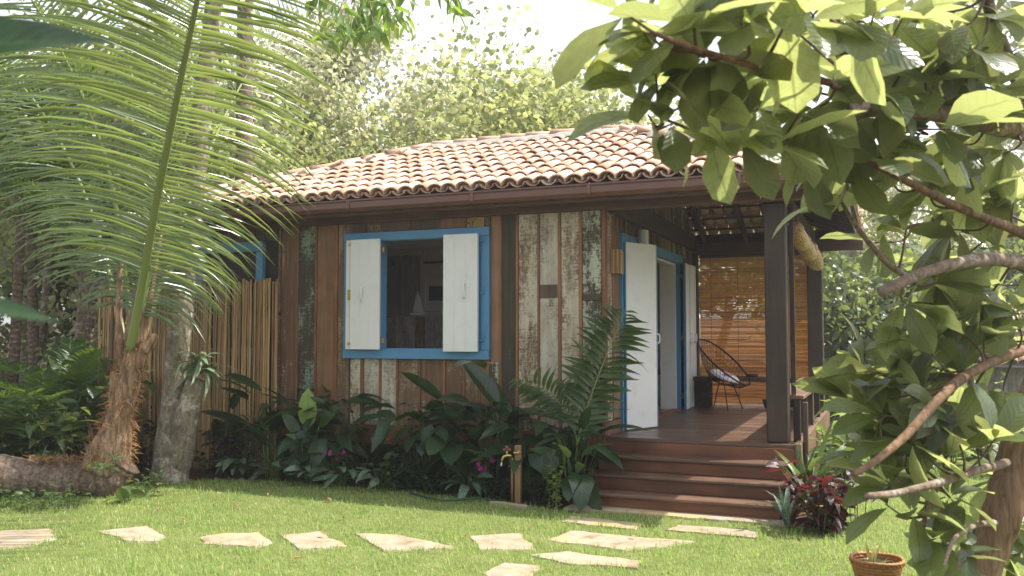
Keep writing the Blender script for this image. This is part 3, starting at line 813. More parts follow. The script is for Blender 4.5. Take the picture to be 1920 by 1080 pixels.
# -- gutter: folded metal profile
def gutter():
    prof = [(-.337, 3.20), (-.337, 3.065), (-.43, 3.065), (-.465, 3.10), (-.465, 3.165), (-.482, 3.175), (-.482, 3.192), (-.468, 3.192), (-.460, 3.178), (-.452, 3.165), (-.452, 3.106), (-.426, 3.078), (-.345, 3.078), (-.345, 3.20)]
    V = []; F = []; xs = (-7.9, -4.75, -4.745, -1.9, -1.895, .56); n = len(prof)
    for x in xs: V += [(x, a, b) for a, b in prof]
    for i in range(len(xs) - 1):
        for k in range(n): F.append((i * n + k, i * n + (k + 1) % n, (i + 1) * n + (k + 1) % n, (i + 1) * n + k)[::-1])
    F.append(tuple(range(n))); F.append(tuple(range(5 * n, 6 * n))[::-1])
    o = ob('gutter', mesh('gutter', V, F, MAT['gutter']), house)
    for x in (-6.6, -4.747, -3.2, -1.897, -.4):
        m = MB(); m.box(x - .018, x + .018, -.486, -.463, 3.085, 3.195, .003); m.build('gutter_bracket', MAT['gutter'], o)
gutter()
# -- roof
roof = sub('roof')
def tile_arrays(L=.42, r0=.103, r1=.088, th=.013, n=6, down=False):
    V = []; F = []
    for (y, r) in ((0, r0), (L, r1)):
        for rr in (r, r - th):
            for k in range(n + 1):
                a = PI * (.04 + .92 * k / n); V.append((-math.cos(a) * rr, y, math.sin(a) * rr * .84))
    q = n + 1
    o0, i0, o1, i1 = 0, q, 2 * q, 3 * q
    for k in range(n):
        F += [(o0 + k, o1 + k, o1 + k + 1, o0 + k + 1), (i0 + k + 1, i1 + k + 1, i1 + k, i0 + k), (o0 + k + 1, i0 + k + 1, i0 + k, o0 + k), (o1 + k, i1 + k, i1 + k + 1, o1 + k + 1)]
    F += [(o0, i0, i1, o1), (o1 + n, i1 + n, i0 + n, o0 + n)]
    V = np.array(V)
    if down: V[:, 2] *= -1; V[:, 2] += .075; F = [f[::-1] for f in F]
    return V, F
TV, TF = tile_arrays(); CV, CF = tile_arrays(.40, .082, .092, .012, 5, True)
TM = [mesh('roof_tile', TV * np.array([a, 1, b]), TF, MAT['tile'], True) for a, b in ((1, 1), (.97, 1.06), (1.03, .95))]
for me_ in TM:
    for p_ in me_.polygons:
        if len(p_.vertices) == 4 and abs(p_.normal.y) > .9: p_.use_smooth = False
ROW, CW = .332, .178
YS = (YB - YF) / 2
def slope(o, e, w, length, cut=True):
    """matrices of cover and channel tiles; o eave corner, e along the eave, w horizontal inward"""
    e = Vector(e); w = Vector(w); up = (w * math.cos(AL) + Vector((0, 0, 1)) * math.sin(AL)); nn = e.cross(up)
    B = Matrix(((e.x, up.x, nn.x, 0), (e.y, up.y, nn.y, 0), (e.z, up.z, nn.z, 0), (0, 0, 0, 1)))
    cov = []; cha = []
    rows = int(YS / math.cos(AL) / ROW) + 1
    for r in range(rows):
        s = r * ROW - .03; ins = max(0, s + .12) * math.cos(AL)
        for c in range(int(length / CW) + 1):
            for kind, off in ((cov, 0), (cha, .5)):
                x = (c + off) * CW + .09
                if x < ins - .02 or x > length - ins + .02 or s > YS / math.cos(AL) - .12: continue
                p = Vector(o) + e * (x + rnd.uniform(-.006, .006)) + up * (s + rnd.uniform(-.016, .016)) + nn * (.03 if kind is cov else 0)
                m = T(p) @ B @ Matrix.Rotation(rnd.gauss(0, .03), 4, 'Z') @ Matrix.Rotation(-.045 + rnd.gauss(0, .008), 4, 'X') @ Matrix.Rotation(rnd.gauss(0, .03), 4, 'Y')
                kind.append(m)
    return cov, cha
def joined(name, mats, V, F, mat, parent, smooth=True):
    V4 = np.concatenate([V, np.ones((len(V), 1))], 1)
    F = np.array(F); AV = []; AF = []
    for i, m in enumerate(mats):
        AV.append((V4 @ np.array(m).T)[:, :3]); AF.append(F + i * len(V))
    o = ob(name, npmesh(name, np.concatenate(AV), np.concatenate(AF), mat, smooth), parent)
    o['kind'] = 'stuff'; return o
LX, LY = XR - XL, YB - YF
SLP = [slope((XL, YF, ZE), (1, 0, 0), (0, 1, 0), LX), slope((XR, YF, ZE), (0, 1, 0), (-1, 0, 0), LY), slope((XR, YB, ZE), (-1, 0, 0), (0, -1, 0), LX), slope((XL, YB, ZE), (0, -1, 0), (1, 0, 0), LY)]
for i, m in enumerate(SLP[0][0]):
    ob('roof_tile', TM[i * 7 % 3], roof, m)
joined('far_slope_tiles', SLP[1][0] + SLP[2][0] + SLP[3][0], TV, TF, MAT['tile'], roof)
joined('channel_tiles', sum((s[1] for s in SLP), []), CV, CF, MAT['tile'], roof)
RV, RF = tile_arrays(.44, .125, .105, .016, 6); RM = mesh('ridge_tile', RV, RF, MAT['tile'], True)
ZR = ZE + K * YS; XH0, XH1 = XL + YS, XR - YS
def caps(a, b):
    a = Vector(a); b = Vector(b); d = b - a; n = int(d.length / .35)
    for i in range(n):
        ob('ridge_tile', RM, roof, frame(a + d * (i / n) + Vector((rnd.gauss(0, .006), rnd.gauss(0, .006), .055 + rnd.gauss(0, .006))), d + Vector((rnd.gauss(0, .05), rnd.gauss(0, .05), -.06)), (0, 0, 1)))
    P = [a + d * (i / 24) + Vector((0, 0, .012 + .008 * mnoise.noise(Vector((i * .7, 0, 0))))) for i in range(25)]
    V = []; F = []
    side = d.cross(Vector((0, 0, 1))).normalized()
    for i, p in enumerate(P):
        for k, (w, h) in enumerate(((-.19, -.03), (-.15, .055), (-.06, .10), (.06, .10), (.15, .055), (.19, -.03))):
            j = .018 * mnoise.noise(Vector((i * .9, k * 2, 5)))
            V.append(p + side * (w + j) + Vector((0, 0, h + j * .6)))
    for i in range(24):
        for k in range(5): F.append((i * 6 + k, i * 6 + k + 1, (i + 1) * 6 + k + 1, (i + 1) * 6 + k))
    ob('mortar_bed', mesh('mortar_bed', V, F, MAT['mortar'], True), roof)
caps((XH0, YR, ZR), (XH1, YR, ZR))
for cx, cy, hx in ((XL, YF, XH0), (XR, YF, XH1), (XR, YB, XH1), (XL, YB, XH0)): caps((cx, cy, ZE + .02), (hx, YR, ZR))
def bar(name, a, b, w, h, mat, parent=roof):
    a = Vector(a); b = Vector(b); m = MB(); m.box(-w / 2, w / 2, 0, (b - a).length, -h, 0, .003)
    m.build(name, MAT[mat], parent, frame(a, b - a))
for s in range(9):                        # tile battens, all round
    q = s * ROW * math.cos(AL); z = ZE + K * q - .035
    for (x0, y0, x1, y1) in ((XL + q, YF + q, XR - q, YF + q), (XR - q, YF + q, XR - q, YB - q), (XR - q, YB - q, XL + q, YB - q)):
        if abs(x1 - x0) + abs(y1 - y0) > .3: bar('tile_batten', (x0, y0, z), (x1, y1, z), .045, .028, 'dark_timber_y')
x = -7.3
while x < .4:
    top = min(YS, x - XL, XR - x)
    if top > .2:
        for sgn, yy in ((1, YF), (-1, YB)): bar('rafter', (x, yy, ZE - .065), (x, yy + sgn * top, ZE - .065 + K * top), .06, .10, 'dark_timber_y')
    x += .62
for yy in (.3, .95, 1.6, 2.33, 3.0, 3.7, 4.4):
    top = min(YS, yy - YF, YB - yy); bar('rafter', (XR, yy, ZE - .065), (XR - top, yy, ZE - .065 + K * top), .06, .10, 'dark_timber_y')
for cy in (YF, YB): bar('hip_rafter', (XR, cy, ZE - .06), (XH1, YR, ZR - .06), .06, .14, 'dark_timber_y')
# -- wall lamps
def lamps():
    d = ray(1151, 492); p = CAM + d * ((XW - CAM.x) / d.x)
    l = thing('wall_lamp', (XW + .01, .30, p.z), 'small bamboo shade wall lamp beside the porch door', 'lamp')
    for k in range(14):
        a = PI * k / 13; c = Vector((XW + .014 + .09 * math.sin(a), .30 + .10 * math.cos(a), p.z - .13))
        m = MB(); m.tube([(0, 0, 0), (0, 0, .26)], .0115, 6); m.build('cane', MAT['cane'], l, T(c))
    m = MB(); m.box(XW + .013, XW + .05, .25, .35, p.z - .06, p.z + .06); m.build('mount', MAT['dark_timber'], l)
    d = ray(1203, 448); p = CAM + d * ((XW + .08 - CAM.x) / d.x)
    l = thing('wall_light', (XW, p.y, p.z), 'white cylinder wall light above the door leaf', 'light')
    m = MB(); m.tube([(XW + .1, p.y, p.z - .09), (XW + .1, p.y, p.z + .10)], .062, 16); m.build('shade', MAT['white'], l, smooth=False)
    m = MB(); m.tube([(XW + .03, p.y, p.z), (XW + .05, p.y, p.z)], .03, 10); m.build('mount', MAT['white'], l)
lamps()
# -- bamboo screen
def screen():
    s = thing('bamboo_screen', (-7.3, -.1, 0), 'tall screen of upright bamboo canes left of the board wall', 'fence')
    CM = []
    for k in range(5):
        r = .0092 + .0016 * k; P = []; R = []
        for j in range(7): P += [(.004 * math.sin(j + k), .004 * math.cos(j * 1.7 + k), j * .4 - .004), (.004 * math.sin(j + k), .004 * math.cos(j * 1.7 + k), j * .4 + .004)]; R += [r * 1.12, r]
        V, F = tube(P, R, 6); CM.append(mesh('cane', V, F, MAT['cane'], True))
    x = -8.85
    while x < -5.97:
        k = rnd.randrange(5); z = -.08 + rnd.gauss(0, .035) - (rnd.random() < .1) * .12
        ob('cane', CM[k], s, T(x, -.10 + rnd.uniform(-.016, .016), z) @ Matrix.Rotation(rnd.gauss(0, .008), 4, 'Y') @ Matrix.Rotation(rnd.uniform(0, 6), 4, 'Z')); x += (.0092 + .0016 * k) * 1.9
    for z in (.7, 1.9): box('cross_rail', MAT['dark_timber_x'], s, -8.85, -5.97, -.065, -.035, z, z + .05)
screen()
# -- blinds
def blind():
    y = 4.72; b = thing('bamboo_blind', (-1.0, y, .62), 'lowered bamboo slat blind glowing across the back of the porch', 'blind')
    V = []; F = []; z = .64; n = 0
    while z < 2.84:
        h = rnd.uniform(.009, .021); x = -1.77
        while x < -.20:
            L = rnd.uniform(.5, 1.6); x1 = min(x + L, -.195); yo = rnd.uniform(-.006, .006); dz = rnd.gauss(0, .0025)
            k = len(V); V += [(x, y + yo, z), (x1, y + yo, z + dz), (x1, y + yo, z + h + dz), (x, y + yo, z + h), (x, y + yo + .004, z), (x1, y + yo + .004, z + dz), (x1, y + yo + .004, z + h + dz), (x, y + yo + .004, z + h)]
            F += [(k, k + 1, k + 2, k + 3), (k + 7, k + 6, k + 5, k + 4), (k, k + 4, k + 5, k + 1), (k + 3, k + 2, k + 6, k + 7)]; x = x1 + .001
        z += h + rnd.uniform(.0008, .0055)
    o = ob('slats', mesh('slats', V, F, MAT['blind']), b); o['kind'] = 'stuff'
    for x in (-1.6, -1.2, -.8, -.4):
        m = MB(); m.tube([(x, y - .012, .64), (x, y - .012, 2.85)], .003, 5); m.build('cord', MAT['twig'], b)
    m = MB(); m.box(-1.775, -.195, y - .02, y + .02, 2.84, 2.883); m.build('head_rail', MAT['dark_timber_x'], b)
    r = thing('rolled_blind', (0, 2.0, 2.8), 'rolled up bamboo blind sagging under the right eave of the porch', 'blind')
    m = MB()
    for i, (y0, y1, z0, z1, rr) in enumerate(((.75, 1.75, 2.80, 2.70, .085), (1.65, 2.75, 2.77, 2.66, .09), (2.65, 3.9, 2.78, 2.62, .10))):
        m = MB(); P = []; R = []
        for k in range(11):
            t = k / 10; P.append((.0, y0 + (y1 - y0) * t, z0 + (z1 - z0) * t - .05 * math.sin(t * PI))); R.append(rr * (.72 + .35 * math.sin(t * PI) + .05 * math.sin(k * 2.1)))
        m.tube(P, R, 14); m.build('roll', MAT['cane_y'], r, smooth=True)
    for yy in (.8, 1.7, 2.7, 3.8):
        m = MB(); m.tube([(0, yy, 2.98), (0, yy, 2.74)], .006, 5); m.build('cord', MAT['twig'], r)
def cane_y():
    g = NT('rolled bamboo'); c = g.n('TexCoord').outputs['Object']
    n = g.noise(g.mapping(c, (60, 2, 60)), 1.0, 4, .6)
    return g.done(g.pbr(g.ramp(n, [(.3, (.13, .07, .03)), (.5, (.36, .23, .11)), (.7, (.50, .36, .20))]), .6, g.bump(n, .8, .006)))
MAT['cane_y'] = cane_y()
blind()
# -- porch chair
def chair():
    B = Vector((-1.33, 4.02, .60)); c = thing('porch_chair', B, 'round black cord lounge chair on the porch', 'chair')
    fwd = Vector((.93, -.30, 0)).normalized(); side = Vector((-fwd.y, fwd.x, 0))     # seat opens towards the camera and right
    def P(f, s, u): return B + fwd * f + side * s + Vector((0, 0, u))
    ring = []
    for k in range(41):                          # tilted oval rim
        a = 2 * PI * k / 40; q = math.cos(a); ring.append(P(.03 + q * .36, math.sin(a) * (.35 - .03 * q), .68 - q * .32))
    m = MB(); m.tube(ring, .014, 7, False); m.build('rim', MAT['black'], c, smooth=True)
    hub = []
    for k in range(25):
        a = 2 * PI * k / 24; hub.append(P(-.02 + math.cos(a) * .15, math.sin(a) * .16, .40 - .05 * math.cos(a)))
    m = MB(); m.tube(hub, .010, 6, False); m.build('seat_ring', MAT['black'], c, smooth=True)
    m = MB()
    for k in range(40):
        h = hub[int(k * 24 / 40)].lerp(hub[int(k * 24 / 40) + 1], k * 24 / 40 % 1); r = ring[k]; mid = r.lerp(h, .55) + (h - B - Vector((0, 0, .8))) * .10
        m.tube(spline([r, mid, h], 3), .0032, 4)
    for t in (.2, .4, .6, .8):
        Q = []
        for k in range(41):
            h = hub[min(24, round((k % 40) * 24 / 40))]; Q.append(ring[k % 40].lerp(h, t) + (h - B - Vector((0, 0, .8))) * .16 * t * (1 - t) * 1.4)
        m.tube(Q, .0026, 4, False)
    o = m.build('cords', MAT['black'], c); o['kind'] = 'stuff'
    for f, s in ((.18, .20), (.18, -.20), (-.24, .2), (-.24, -.2)):
        m = MB(); m.tube([P(f * .45, s * .6, .41), P(f * 1.1, s * 1.15, 0)], .0085, 7); m.build('leg', MAT['black'], c)
    m = MB(); m.tube([P(-.24, .21, .2), P(.18, .21, .2), P(.18, -.21, .2), P(-.24, -.21, .2), P(-.24, .21, .2)], .006, 6); m.build('stretcher', MAT['black'], c)
    # cushion
    g = NT('cushion cloth'); geo = g.n('TexCoord').outputs['Object']; z = g.n('SeparateXYZ', {0: geo}).outputs[2]
    k = g.n('MapRange', {'Value': z, 'From Min': -.012, 'From Max': -.002}).outputs[0]
    cm = g.done(g.pbr(g.mix(k, (.42, .02, .05), (.72, .70, .70)), .85))
    V = []; F = []; nr, na = 6, 24
    V.append((0, 0, .045))
    for i in range(1, nr + 1):
        t = i / nr
        for k_ in range(na):
            a = 2 * PI * k_ / na; V.append((math.cos(a) * .23 * t, math.sin(a) * .23 * t, .045 * math.sqrt(max(0, 1 - t ** 3))))
    for i in range(nr - 1, 0, -1):
        t = i / nr
        for k_ in range(na):
            a = 2 * PI * k_ / na; V.append((math.cos(a) * .23 * t, math.sin(a) * .23 * t, -.04 * math.sqrt(1 - t ** 3)))
    V.append((0, 0, -.04)); nn = 2 * nr - 1
    for k_ in range(na): F.append((0, 1 + k_, 1 + (k_ + 1) % na)); F.append((len(V) - 1, 1 + (nn - 1) * na + (k_ + 1) % na, 1 + (nn - 1) * na + k_))
    for i in range(nn - 1):
        for k_ in range(na): F.append((1 + i * na + k_, 1 + (i + 1) * na + k_, 1 + (i + 1) * na + (k_ + 1) % na, 1 + i * na + (k_ + 1) % na))
    mw = T(P(.03, 0, .475)) @ Matrix(((fwd.x, side.x, 0, 0), (fwd.y, side.y, 0, 0), (0, 0, 1, 0), (0, 0, 0, 1))) @ Matrix.Rotation(math.radians(22), 4, 'Y')
    cu = thing('seat_cushion', P(.0, 0, .45), 'round white cushion with red edge and pink lettering on the porch chair', 'cushion')
    ob('pad', mesh('pad', V, F, cm, True), cu, mw)
    tc = bpy.data.curves.new('lettering', 'FONT'); tc.body = 'MILE'; tc.size = .15; tc.align_x = 'CENTER'; tc.align_y = 'CENTER'; tc.extrude = .002
    to = bpy.data.objects.new('lettering_source', tc); COL.objects.link(to)
    bpy.context.view_layer.update()
    me = bpy.data.meshes.new_from_object(to.evaluated_get(bpy.context.evaluated_depsgraph_get())); bpy.data.objects.remove(to)
    me.name = 'lettering'; me.materials.clear(); me.materials.append(simple('pink print', (.55, .12, .22), .8))
    ob('lettering', me, cu, mw @ T(.05, 0, .0455) @ Matrix.Rotation(PI / 2 + .2, 4, 'Z'))
    a = onY(1410, 703, 4.3); m = MB(); m.tube([(a.x, 4.3, 1.057), (a.x, 4.3, 1.063), (a.x, 4.3, 1.10)], [.07, .085, .09], 14)
    tag(m.build('bowl', MAT['plain_dark']), 'small dark bowl on the porch bench', 'bowl')
    pt = thing('plant_pot', (-.62, 4.0, .60), 'low dark bowl on the deck against the blind', 'pot'); m = MB(); m.tube([(-.62, 4.0, .602), (-.62, 4.0, .66), (-.62, 4.0, .76)], [.08, .13, .16], 14); m.build('bowl', MAT['plain_dark'], pt)
    m = MB(); m.tube([(-.62, 4.0, .74), (-.62, 4.0, .752)], [.145, .15], 14); m.build('soil', MAT['soil'], pt)
chair()
# ---------------------------------------------------------------- leaf shapes
def leaf_arrays(L=1.0, Wd=.35, prof='ellip', nl=6, na=4, fold=.25, bend=.25, wav=0.0, seed=0, stalk=0.0):
    """leaf lying along +Y, upper side +Z; returns V, F, UV (u -1..1 across, v 0..1 along)"""
    r = random.Random(seed); V = []; U = []; F = []
    def half(t):
        if prof == 'ellip': return math.sin(PI * min(1, t ** .9)) ** .75
        if prof == 'obov': return math.sin(PI * t ** 1.35) ** .62
        if prof == 'paddle': return (math.sin(PI * (t ** .8)) ** .6)
        if prof == 'lance': return math.sin(PI * t ** .75) ** 1.1
        if prof == 'heart': return (1.05 * math.sqrt(max(0, 1 - t)) * min(1, .55 + 1.9 * t)) if t < .999 else 0
        if prof == 'strap': return min(1, 6 * t + .3) * (1 - t ** 3)
        return math.sin(PI * t)
    for i in range(nl + 1):
        t = i / nl; w = max(.004, half(t)) * Wd / 2
        if wav: w *= 1 + wav * math.sin(i * 2.3 + seed)
        y = L * (t - bend * .25 * t * t); z = -bend * L * t * t + bend * .25 * L * t
        for k in range(na + 1):
            u = -1 + 2 * k / na
            zz = z + abs(u) * w * fold + (wav * .4 * w * math.sin(i * 2.9 + k * 1.7 + seed) if 0 < i < nl else 0)
            yy = y + (-.10 * L * abs(u) if prof == 'heart' and i == 0 else 0)
            V.append((u * w, yy, zz)); U.append((u, t))
    for i in range(nl):
        for k in range(na):
            a = i * (na + 1) + k; F.append((a, a + 1, a + na + 2, a + na + 1))
    return np.array(V), F, U
def leaf_mesh(name, mat, **k):
    V, F, U = leaf_arrays(**k); return mesh(name, V, F, MAT[mat], True, U)
def cloud(name, C, D, S, mat, parent=None, wr=.5, N=None, cup=.15, mw=None, kind='stuff', Lshape=0):
    """many small leaves joined: C positions, D directions, S lengths"""
    C = np.asarray(C, float); D = np.asarray(D, float); S = np.asarray(S, float); n = len(C)
    D /= np.linalg.norm(D, axis=1)[:, None] + 1e-9
    if N is None: N = rng.normal(0, 1, (n, 3)) + [0, 0, .8]
    X = np.cross(D, N); X /= np.linalg.norm(X, axis=1)[:, None] + 1e-9
    Z = np.cross(X, D)
    s = S[:, None]; w = s * wr / 2
    P0 = C; P1 = C + D * s * .32; P2 = C + D * s * .72; P3 = C + D * s - Z * s * cup * .6
    V = np.stack([P0, P1 - X * w + Z * s * cup, P1 + X * w + Z * s * cup, P2 - X * w * .85 + Z * s * cup * .5, P2 + X * w * .85 + Z * s * cup * .5, P3], 1)
    b = np.arange(n)[:, None] * 6
    F = np.concatenate([b + [0, 2, 1], b + [1, 2, 4], b + [1, 4, 3], b + [3, 4, 5]], 0)
    o = ob(name, npmesh(name, V.reshape(-1, 3), F, MAT[mat], True), parent, mw)
    if kind: o['kind'] = kind
    return o
def cloud_data(tips, per, spread, size, droop=.2, rs=None, flat=.8):
    rs = rs or rng
    C = np.repeat(np.array([tuple(t) for t in tips]), per, 0); n = len(C)
    off = rs.normal(0, 1, (n, 3)) * [spread, spread, spread * flat]
    D = off / (np.linalg.norm(off, axis=1)[:, None] + 1e-6) + rs.normal(0, .5, (n, 3)) + [0, 0, -droop]
    S = size * rs.uniform(.65, 1.3, n)
    return C + off, D, S
# ---------------------------------------------------------------- palm fronds
def leaflet_arrays(p, d, L, w, g, N, n=5):
    """one folded leaflet starting at p along d, bending under its weight g, its face turned to N"""
    V = []; F = []; p = Vector(p); d = Vector(d).normalized(); N = Vector(N)
    for i in range(n + 1):
        t = i / n; ww = w * (.5 + .5 * min(1, t * 5)) * (1 - t ** 2.4) + .001
        x = d.cross(N).normalized(); z = x.cross(d)
        V += [p - x * ww / 2 + z * ww * .22, p.copy(), p + x * ww / 2 + z * ww * .22]
        p = p + d * (L / n); d = (d + Vector((0, 0, -g * (.4 + 1.2 * t) / n))).normalized()
    for i in range(n):
        for k in range(2): a = i * 3 + k; F.append((a, a + 1, a + 4, a + 3))
    return V, F
def frond_frames(path, m, Lmax, side_hint, a0=35, a1=60, t0=.12, lift=.25):
    """positions and frames of the leaflets along a rachis path"""
    out = []; n = len(path) - 1
    for i in range(m):
        t = t0 + (1 - t0) * i / (m - 1); f = t * n; k = min(int(f), n - 1)
        p = path[k].lerp(path[k + 1], f - k); tg = (path[min(k + 1, n)] - path[max(k - 1, 0)]).normalized()
        sd = side_hint - tg * side_hint.dot(tg); sd.normalize(); up = sd.cross(tg)
        prof = (.72 + .28 * min(1, (t - t0) / .22)) * (1 - .55 * max(0, (t - .45) / .55) ** 1.6)
        for s in (-1, 1):
            a = math.radians(a0 + (a1 - a0) * t + rnd.gauss(0, 3))
            d = sd * s * math.cos(a) + tg * math.sin(a) * .8 + up * (lift + rnd.gauss(0, .06))
            out.append((p.copy(), d.normalized(), up, Lmax * prof * rnd.uniform(.92, 1.06), s, t))
    return out
def frond(parent, path, rad, m, Lmax, w, side, mat, rmat, single=True, droop=1.0, face=.9, **k):
    V, F = tube(path, [rad * (1 - .85 * i / (len(path) - 1)) for i in range(len(path))], 7)
    r = ob('frond', mesh('frond', V, F, MAT[rmat], True), parent)
    fr = frond_frames(path, m, Lmax, side, **k)
    AV = []; AF = []; b = 0
    for (p, d, up, L, s, tt) in fr:
        N = up * face + Vector((0, 0, .45)) + side * s * -.15 + Vector((rnd.gauss(0, .22), rnd.gauss(0, .22), rnd.gauss(0, .22)))
        V, F = leaflet_arrays(p, d, L, w * rnd.uniform(.8, 1.1), droop * rnd.uniform(.7, 1.35) * (1.9 - 1.4 * tt), N, 6 if single else 4)
        if single: ob('leaflet', mesh('leaflet', [v - p for v in V], F, MAT[mat], True), r, T(p))
        else: AV.append(np.array([tuple(v) for v in V])); AF.append(np.array(F) + b); b += len(V)
    if not single:
        o = ob('leaflets', npmesh('leaflets', np.concatenate(AV), np.concatenate(AF), MAT[mat], True), r); o['kind'] = 'stuff'
    return r
# ---------------------------------------------------------------- coconut palm in front
def tube_uv(P, R, n, bumpf=None):
    V, F = tube(P, R, n, True); L = 0; UVs = []
    for i, p in enumerate(P):
        if i: L += (P[i] - P[i - 1]).length
        for k in range(n): UVs.append((k / n, L))
    if bumpf:
        for i, p in enumerate(P):
            for k in range(n):
                v = V[i * n + k]; V[i * n + k] = v + (v - p) * bumpf(v, i, k)
    return V, F, UVs
MAT['husk'] = bark_mat('orange husk', (.16, .075, .028), (.34, .18, .075), (.48, .30, .16), (20, 20, 6))
def coconut():
    base = gp(150, 925)
    palm = thing('coconut_palm', (base.x, base.y, 0), 'young coconut palm whose trunk lies along the lawn then turns upright', 'palm')
    D0 = 9.35
    lie = [at(-160, 880, 9.0), at(-60, 885, 9.1), at(40, 893, 9.2), at(130, 900, 9.3), at(195, 898, 9.35), at(232, 862, 9.4)]
    for p in lie: p.z = max(p.z, .17)
    P = spline(lie, 10); n = len(P)
    R = [.185 + .02 * math.sin(i * .5) + (.03 if i > n * .72 else 0) for i in range(n)]
    V, F, U = tube_uv(P, R, 20, lambda v, i, k: .08 * mnoise.noise(v * 5) + .014 * (i % 2) + .05 * mnoise.noise(v * 14))
    ob('trunk', mesh('trunk', V, F, MAT['bark_palm'], True, U), palm)
    upr = [at(196, 880, 9.35), at(212, 830, 9.35), at(224, 780, 9.35), at(238, 720, 9.35), at(250, 665, 9.35), at(256, 620, 9.35), at(262, 580, 9.35)]
    P = spline(upr, 7); n = len(P); R = []
    for i in range(n):
        t = i / (n - 1); R.append(((.255 - .17 * min(1, t / .55) ** .7 * .85) * .92 + .015 * math.sin(t * 15)) if t < .75 else .135 - .2 * (t - .75))
    V, F, U = tube_uv(P, R, 22, lambda v, i, k: .16 * mnoise.noise(Vector((v.x * 6, v.y * 6, v.z * 2.2))) + .05 * mnoise.noise(v * 22))
    ob('fibre_sheath', mesh('fibre_sheath', V, F, MAT['fibre'], True), palm)
    # old leaf bases: peeling husks wrapped round the upright trunk
    for i in range(24):
        t = rnd.uniform(.0, .82); k = int(t * (n - 1)); p = P[k]; a = rnd.uniform(0, 2 * PI)
        out = Vector((math.cos(a), math.sin(a), 0)); V = []; F = []; L = rnd.uniform(.18, .38); wd = rnd.uniform(.07, .15)
        for r_ in range(6):
            s = r_ / 5; c = p + out * (R[k] * .93 + .03 * s * s) + Vector((0, 0, L * s)) ; ww = wd * (1 - .75 * s) ; tg = Vector((-out.y, out.x, 0))
            for q in (-1, -.4, .4, 1): V.append(c + tg * ww * q - out * (.06 * q * q * (1 - s)) + out * .014 * mnoise.noise(c * 30 + Vector((q, 0, 0))))
        m = len(V)
        for v in list(V): V.append(v - out * .012)
        for r_ in range(5):
            for q in range(3):
                b = r_ * 4 + q; F += [(b, b + 1, b + 5, b + 4), (m + b + 4, m + b + 5, m + b + 1, m + b)]
        ob('leaf_base', mesh('leaf_base', V, F, MAT['fibre' if i % 3 else 'husk'], True), palm)
    # fibre hairs
    C = []; D = []
    for i in range(1500):
        t = rnd.uniform(0, .75); k = int(t * (n - 1)); a = rnd.uniform(0, 2 * PI); out = Vector((math.cos(a), math.sin(a), rnd.uniform(-.6, .5)))
        C.append(P[k] + out * R[k] * .9); D.append(out + Vector((rnd.gauss(0, .5), rnd.gauss(0, .5), rnd.gauss(0, .5))))
    cloud('fibre_hairs', C, D, rng.uniform(.05, .16, len(C)), 'husk', palm, .05)
    C = []; D = []
    for i in range(700):           # brown root clump on the lying trunk
        c = at(92 + rnd.gauss(0, 28), 858 + abs(rnd.gauss(0, 7)), 9.2 + rnd.gauss(0, .1)); C.append(c); D.append(Vector((rnd.gauss(0, 1), rnd.gauss(0, 1), rnd.gauss(.2, .6))))
    cloud('root_clump', C, D, rng.uniform(.03, .09, len(C)), 'l_dry', palm, .12)
    # fronds. each path: base -> tip
    side = RT.copy()
    def fr(pts, m, L, single, rad=.032, s=side, **k):
        return frond(palm, spline([at(*p) for p in pts], 8), rad, m, L, .033, s, 'l_palm', 'rachis', single, **k)
    fr([(243, 660, 9.3), (262, 560, 9.0), (288, 410, 8.4), (317, 260, 7.7), (344, 125, 7.1), (372, -10, 6.6), (398, -150, 6.2), (420, -260, 6.0)], 104, 1.35, True, .048, droop=.75, a0=6, a1=26, t0=.2, lift=.05)
    fr([(250, 650, 9.5), (240, 560, 9.6), (222, 420, 9.7), (195, 290, 9.6), (150, 170, 9.4), (95, 60, 9.2), (30, -40, 9.0), (-60, -110, 8.8)], 80, 1.2, False, .034, s=(RT + FW * .35).normalized(), droop=.75, a0=10, a1=35, t0=.2, lift=.15)
    fr([(258, 640, 9.6), (272, 540, 9.9), (286, 400, 10.2), (296, 260, 10.4), (304, 120, 10.5), (310, -20, 10.5), (318, -150, 10.4)], 84, 1.3, False, .036, s=(RT * .85 - FW * .5).normalized(), droop=.95, a0=10, a1=35, t0=.18, lift=.15)
    fr([(265, 650, 9.5), (292, 560, 9.7), (330, 450, 10.1), (378, 320, 10.6), (430, 200, 11.2), (490, 100, 11.8), (560, 30, 12.4)], 52, 1.15, False, .034, s=(RT * .6 + FW * .5 + Vector((0, 0, -.3))).normalized(), droop=1.2, a0=10, a1=35, t0=.2, lift=.15)
    fr([(238, 655, 9.4), (212, 540, 9.7), (172, 400, 10.1), (115, 270, 10.5), (40, 160, 10.9), (-60, 80, 11.2), (-170, 40, 11.4)], 70, 1.2, False, .03, s=(RT * .8 + FW * .5).normalized(), droop=1.2, a0=10, a1=35, t0=.2, lift=.1)
    fr([(252, 655, 9.3), (266, 590, 9.3), (285, 500, 9.3), (305, 420, 9.2), (330, 350, 9.1)], 44, 1.05, False, .026, s=(RT - FW * .2).normalized(), droop=1.5, a0=0, a1=30, t0=.25, lift=.05)
    # bare brown split stalks
    for a, b, c in (((232, 700), (222, 600), (228, 470)), ((262, 690), (280, 560), (300, 440)), ((270, 660), (290, 630), (286, 655))):
        m = MB(); m.tube(spline([at(*a, 9.3), at(*b, 9.35), at(*c, 9.4)], 6), [.05 - .0022 * i for i in range(13)], 7); m.build('leaf_stalk', MAT['fibre'], palm, smooth=True)
coconut()
